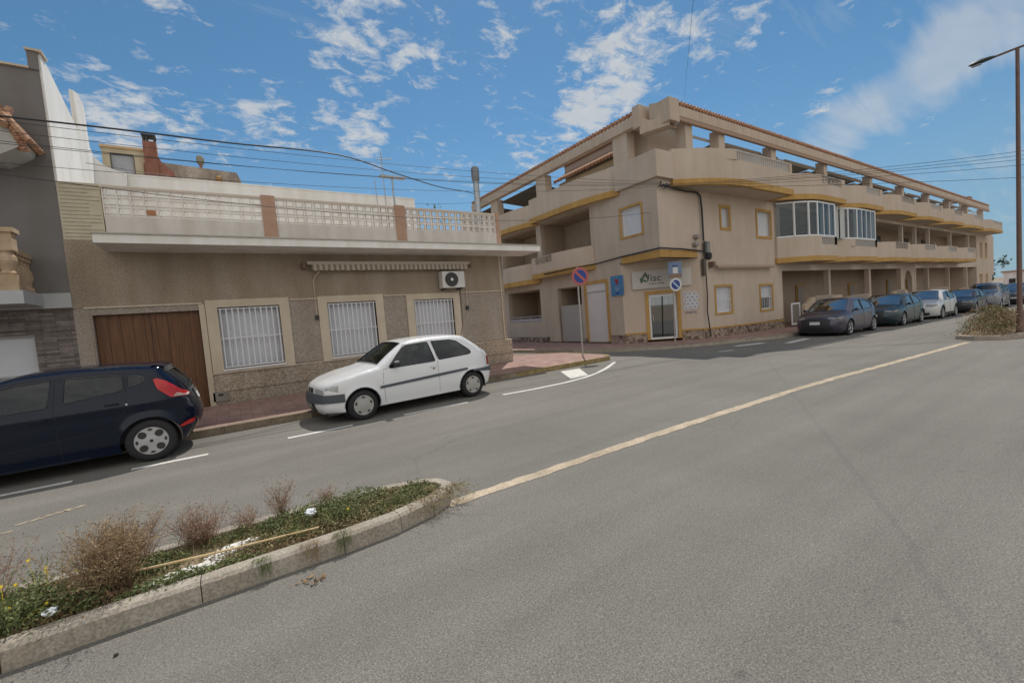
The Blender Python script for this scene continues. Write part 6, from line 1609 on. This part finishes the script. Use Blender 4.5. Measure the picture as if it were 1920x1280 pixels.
def crumple(name, lab, x, y, z, s, mat):
    bm = bmesh.new(); bmesh.ops.create_icosphere(bm, subdivisions=3, radius=s)
    for v in bm.verts:
        n_ = noise.noise(v.co*22/s*.07)+.6*noise.noise(v.co*60/s*.07); v.co *= 1+.55*n_; v.co.z *= .55
    me = bpy.data.meshes.new(name); bm.to_mesh(me); bm.free(); me.materials.append(mat)
    o = bpy.data.objects.new(name, me); COL.objects.link(o); o.location = (x, y, z); o['label'] = lab; o['category'] = 'litter'
LIT = M('litter_white', (.62, .66, .70), .5, (.78, .80, .82), nscale=30)
crumple('plastic_bag', 'crumpled white plastic bag in the green weeds right of the cane', .40, 3.80, .22, .042, LIT)
crumple('plastic_bag', 'crumpled white scrap among the weeds left of the largest dry shrub', -1.03, 3.52, .19, .032, LIT)
for (x, y, lb) in ((.34, 3.12, 'curled dry brown leaf on the asphalt below the kerb'), (.27, 3.16, 'second dry leaf scrap beside the curled one')):
    T = MB(); 
    for k in range(14): leaf(T, Vector((x+random.gauss(0, .035), y+random.gauss(0, .015), .012)), random.uniform(.02, .05), 0)
    for v in T.v: v.z = max(v.z, .006)
    o = T.build('dry_leaf', M('leaf_brown', (.20, .11, .05), .8, (.34, .24, .12), nscale=20), loc=(x, y, 0)); o['label'] = lb; o['category'] = 'leaf'
o = MB().lathe([(.003, .0), (.012, .004), (.010, .012), (.003, .016)], 'z', (-.70, 3.13, .001), 8).build('pebble', M('dark_pebble', (.05, .04, .03), .9), loc=(-.7, 3.13, 0)); o['label'] = 'small dark pebble on the asphalt near the left kerb'; o['category'] = 'pebble'
# yellow flowers
YEL = M('petal_yellow', (.75, .55, .02), .6)
def flower_plant(x, y, fl, lab):
    T = thing('flower_plant', lab, 'flowering weed', (x, y, Z0)); g = MB(); lf = MB()
    for k in range(26):
        pts, _ = twig(g, Vector((x+random.gauss(0, .06), y+random.gauss(0, .05), Z0)), Vector((random.gauss(0, .5), random.gauss(0, .4), 1)), random.uniform(.15, .32), .002, 4)
        for p in pts[1:]:
            for _ in range(5): leaf(lf, p+Vector((random.gauss(0, .02), random.gauss(0, .02), random.gauss(0, .01))), random.uniform(.012, .03))
    g.build('stems', GR1, T); lf.build('leaves', GR1, T)
    for (dx, dy, z) in fl:
        f = MB(); c = Vector((x+dx, y+dy, z)); f.tube([Vector((x+dx*.4, y+dy*.4, Z0+.05)), c-Vector((0, 0, .003))], .0016, 3)
        nn2 = (Vector((0, 0, 0))+Vector((-.2, -.7, .7))).normalized(); a = nn2.orthogonal().normalized(); b = nn2.cross(a)
        for j in range(9):
            w = 2*math.pi*j/9; d = a*math.cos(w)+b*math.sin(w); e = a*math.cos(w+.35)+b*math.sin(w+.35); e2 = a*math.cos(w-.35)+b*math.sin(w-.35)
            f.quad(c, c+e*.007, c+d*.0125, c+e2*.007)
        f.build('flower', YEL, T)
flower_plant(-1.12, 3.80, [(-.06, .02, .42), (.02, -.02, .36), (.0, .05, .31), (-.12, .0, .30), (.16, -.05, .30)], 'weed with yellow flowers left of the largest dry shrub')
flower_plant(-1.24, 3.62, [(.02, .0, .24), (-.08, .04, .28), (.18, -.04, .22), (-.03, .1, .34)], 'lower yellow flowering weed nearest the left picture edge')
flower_plant(.62, 3.72, [(.04, -.03, .2)], 'weed with a single yellow flower right of the plastic bag')

# far island shrub
def bush(name, lab, x, y, z, rx, ry, h, n, mats, leafs=(.03, .07)):
    T = thing(name, lab, 'bush', (x, y, z)); st = MB()
    for k in range(24): twig(st, Vector((x+random.gauss(0, rx*.3), y+random.gauss(0, ry*.3), z)), Vector((random.gauss(0, .7), random.gauss(0, .5), 1)), h*.8, .006, 4)
    st.build('stems', DRYT, T)
    for nm, mt, fr in mats:
        mb = MB()
        cl = [(random.uniform(-1, 1), random.uniform(-1, 1), random.uniform(.25, 1)) for _ in range(26)]
        for k in range(int(n*fr)):
            c = random.choice(cl); px_ = c[0]*rx*.75+random.gauss(0, rx*.16); py_ = c[1]*ry*.7+random.gauss(0, ry*.2)
            top = h*max(.15, 1-(px_/rx)**2*.8-(py_/ry)**2*.4); pz = top*min(1.05, max(0, c[2]+random.gauss(0, .22)))
            leaf(mb, Vector((x+px_, y+py_, z+pz)), random.uniform(*leafs))
        mb.build(nm, mt, T)
bush('bush', 'low rusty and green bush on the tip of the far traffic island', 19.6, 2.95, zr(19.6)+.1, 1.6, .6, .80, 9000, [('dry_foliage', M('bush_rust', (.24, .15, .09), .9, (.38, .27, .16), nscale=4), .6), ('green_foliage', M('bush_green', (.09, .12, .035), .8, (.18, .19, .07), nscale=4), .4)])
bush('bush', 'second bush row behind the lamp post on the far traffic island', 22.9, 2.8, zr(22.9)+.1, 1.9, .5, .6, 4000, [('dry_foliage', MATS['bush_rust'], .5), ('green_foliage', MATS['bush_green'], .5)])

# side street greenery peeking past the low house
bush('tree', 'bit of green foliage peeking past the low house eave in the side street', 8.35, 13.6, 3.0, .16, .3, .55, 500, [('foliage', M('bright_leaf', (.14, .19, .06), .8, (.24, .28, .10), nscale=6), 1)], (.05, .12))
attach(MB().tube([(8.5, 13.7, .12), (8.45, 13.65, 1.8), (8.38, 13.6, 3.2)], .035, 6, r1=.015).build('trunk', DRYT), bpy.data.objects['tree'])

# ------------------------------------------------------------------ far background at the end of the street
def palm_or_tree(x, y, z, h, r, lab, mat, n=900, ph=.5):
    T = thing('tree', lab, 'tree', (x, y, z)); st = MB(); st.tube([(x, y, z), (x+.1, y, z+h*.3), (x, y+.1, z+h*ph)], .22, 7, r1=.12)
    for k in range(5):
        a = k*1.3; st.tube([(x, y, z+h*.4), (x+r*.5*math.cos(a), y+r*.5*math.sin(a), z+h*.72)], .09, 5, r1=.03)
    st.build('trunk', DRYT, T); cr = MB()
    cl = [Vector((random.gauss(0, .45)*r, random.gauss(0, .45)*r, z+h*random.uniform(ph*.8, .95))) for _ in range(16)]
    for k in range(n):
        c = random.choice(cl); p = Vector((x, y, 0))+c+Vector((random.gauss(0, r*.2), random.gauss(0, r*.2), random.gauss(0, h*.07))); leaf(cr, p, random.uniform(.25, .6))
    cr.build('crown', mat, T)
DKG = M('far_tree_green', (.035, .055, .028), .9, (.07, .09, .045), nscale=.6)
zz = -1.05
for i, (x, y, h, r, lb) in enumerate(((100, 6.6, 5.5, 2.4, 'dark green tree at the end of the street, right beside the block'), (112, 4.5, 6.5, 3.4, 'wide dark tree in the middle of the far tree line'), (120, 9, 6.2, 3.0, 'dark tree behind the parked van at the far end'), (108, -1.5, 6.8, 3.6, 'dark tree beside the lamp post at the far end'), (125, 1, 7.5, 3.8, 'tallest far tree behind the tree line'), (118, -7, 6.5, 4, 'far tree to the right of the lamp post'), (84, 13.4, 4.8, 1.6, 'small dark tree touching the far end wall of the beige block'))):
    palm_or_tree(x, y, zz, h, r, lb, DKG)
def far_house(x0, x1, y0, y1, h, lab, mat, mast=False):
    T = thing('far_house', lab, 'house', ((x0+x1)/2, y0, zz))
    MB().box(x0, x1, y0, y1, zz-.2, zz+h).build('wall', mat, T)
    MB().box(x0-.2, x1+.2, y0-.2, y1+.2, zz+h, zz+h+.2).build('roof', TERR, T)
    for k in range(2):
        xx = x0-.03; yy = y0+(y1-y0)*(.2+.45*k); w = MB().box(xx-.02, xx, yy, yy+(y1-y0)*.18, zz+h*.35, zz+h*.7).build('window', DARK, T)
    if mast: MB().tube([(x0+1, y0+2, zz+h), (x0+1, y0+2, zz+h+2.6)], .28, 8, r1=.12).build('chimney', M('far_brown', (.12, .08, .06), .9), T)
far_house(104, 112, 1.5, 7, 3.6, 'far reddish brown house with a tall chimney among the trees', M('far_red', (.20, .11, .09), .9, (.26, .15, .12), nscale=.5), True)
far_house(96, 103, 9.5, 13, 3.2, 'far white house beside the end of the beige block', WHITEW)
far_house(101, 108, -6, -.5, 3.0, 'far pale house right of the reddish one', BEIGE)
# greyish van far right across the street end
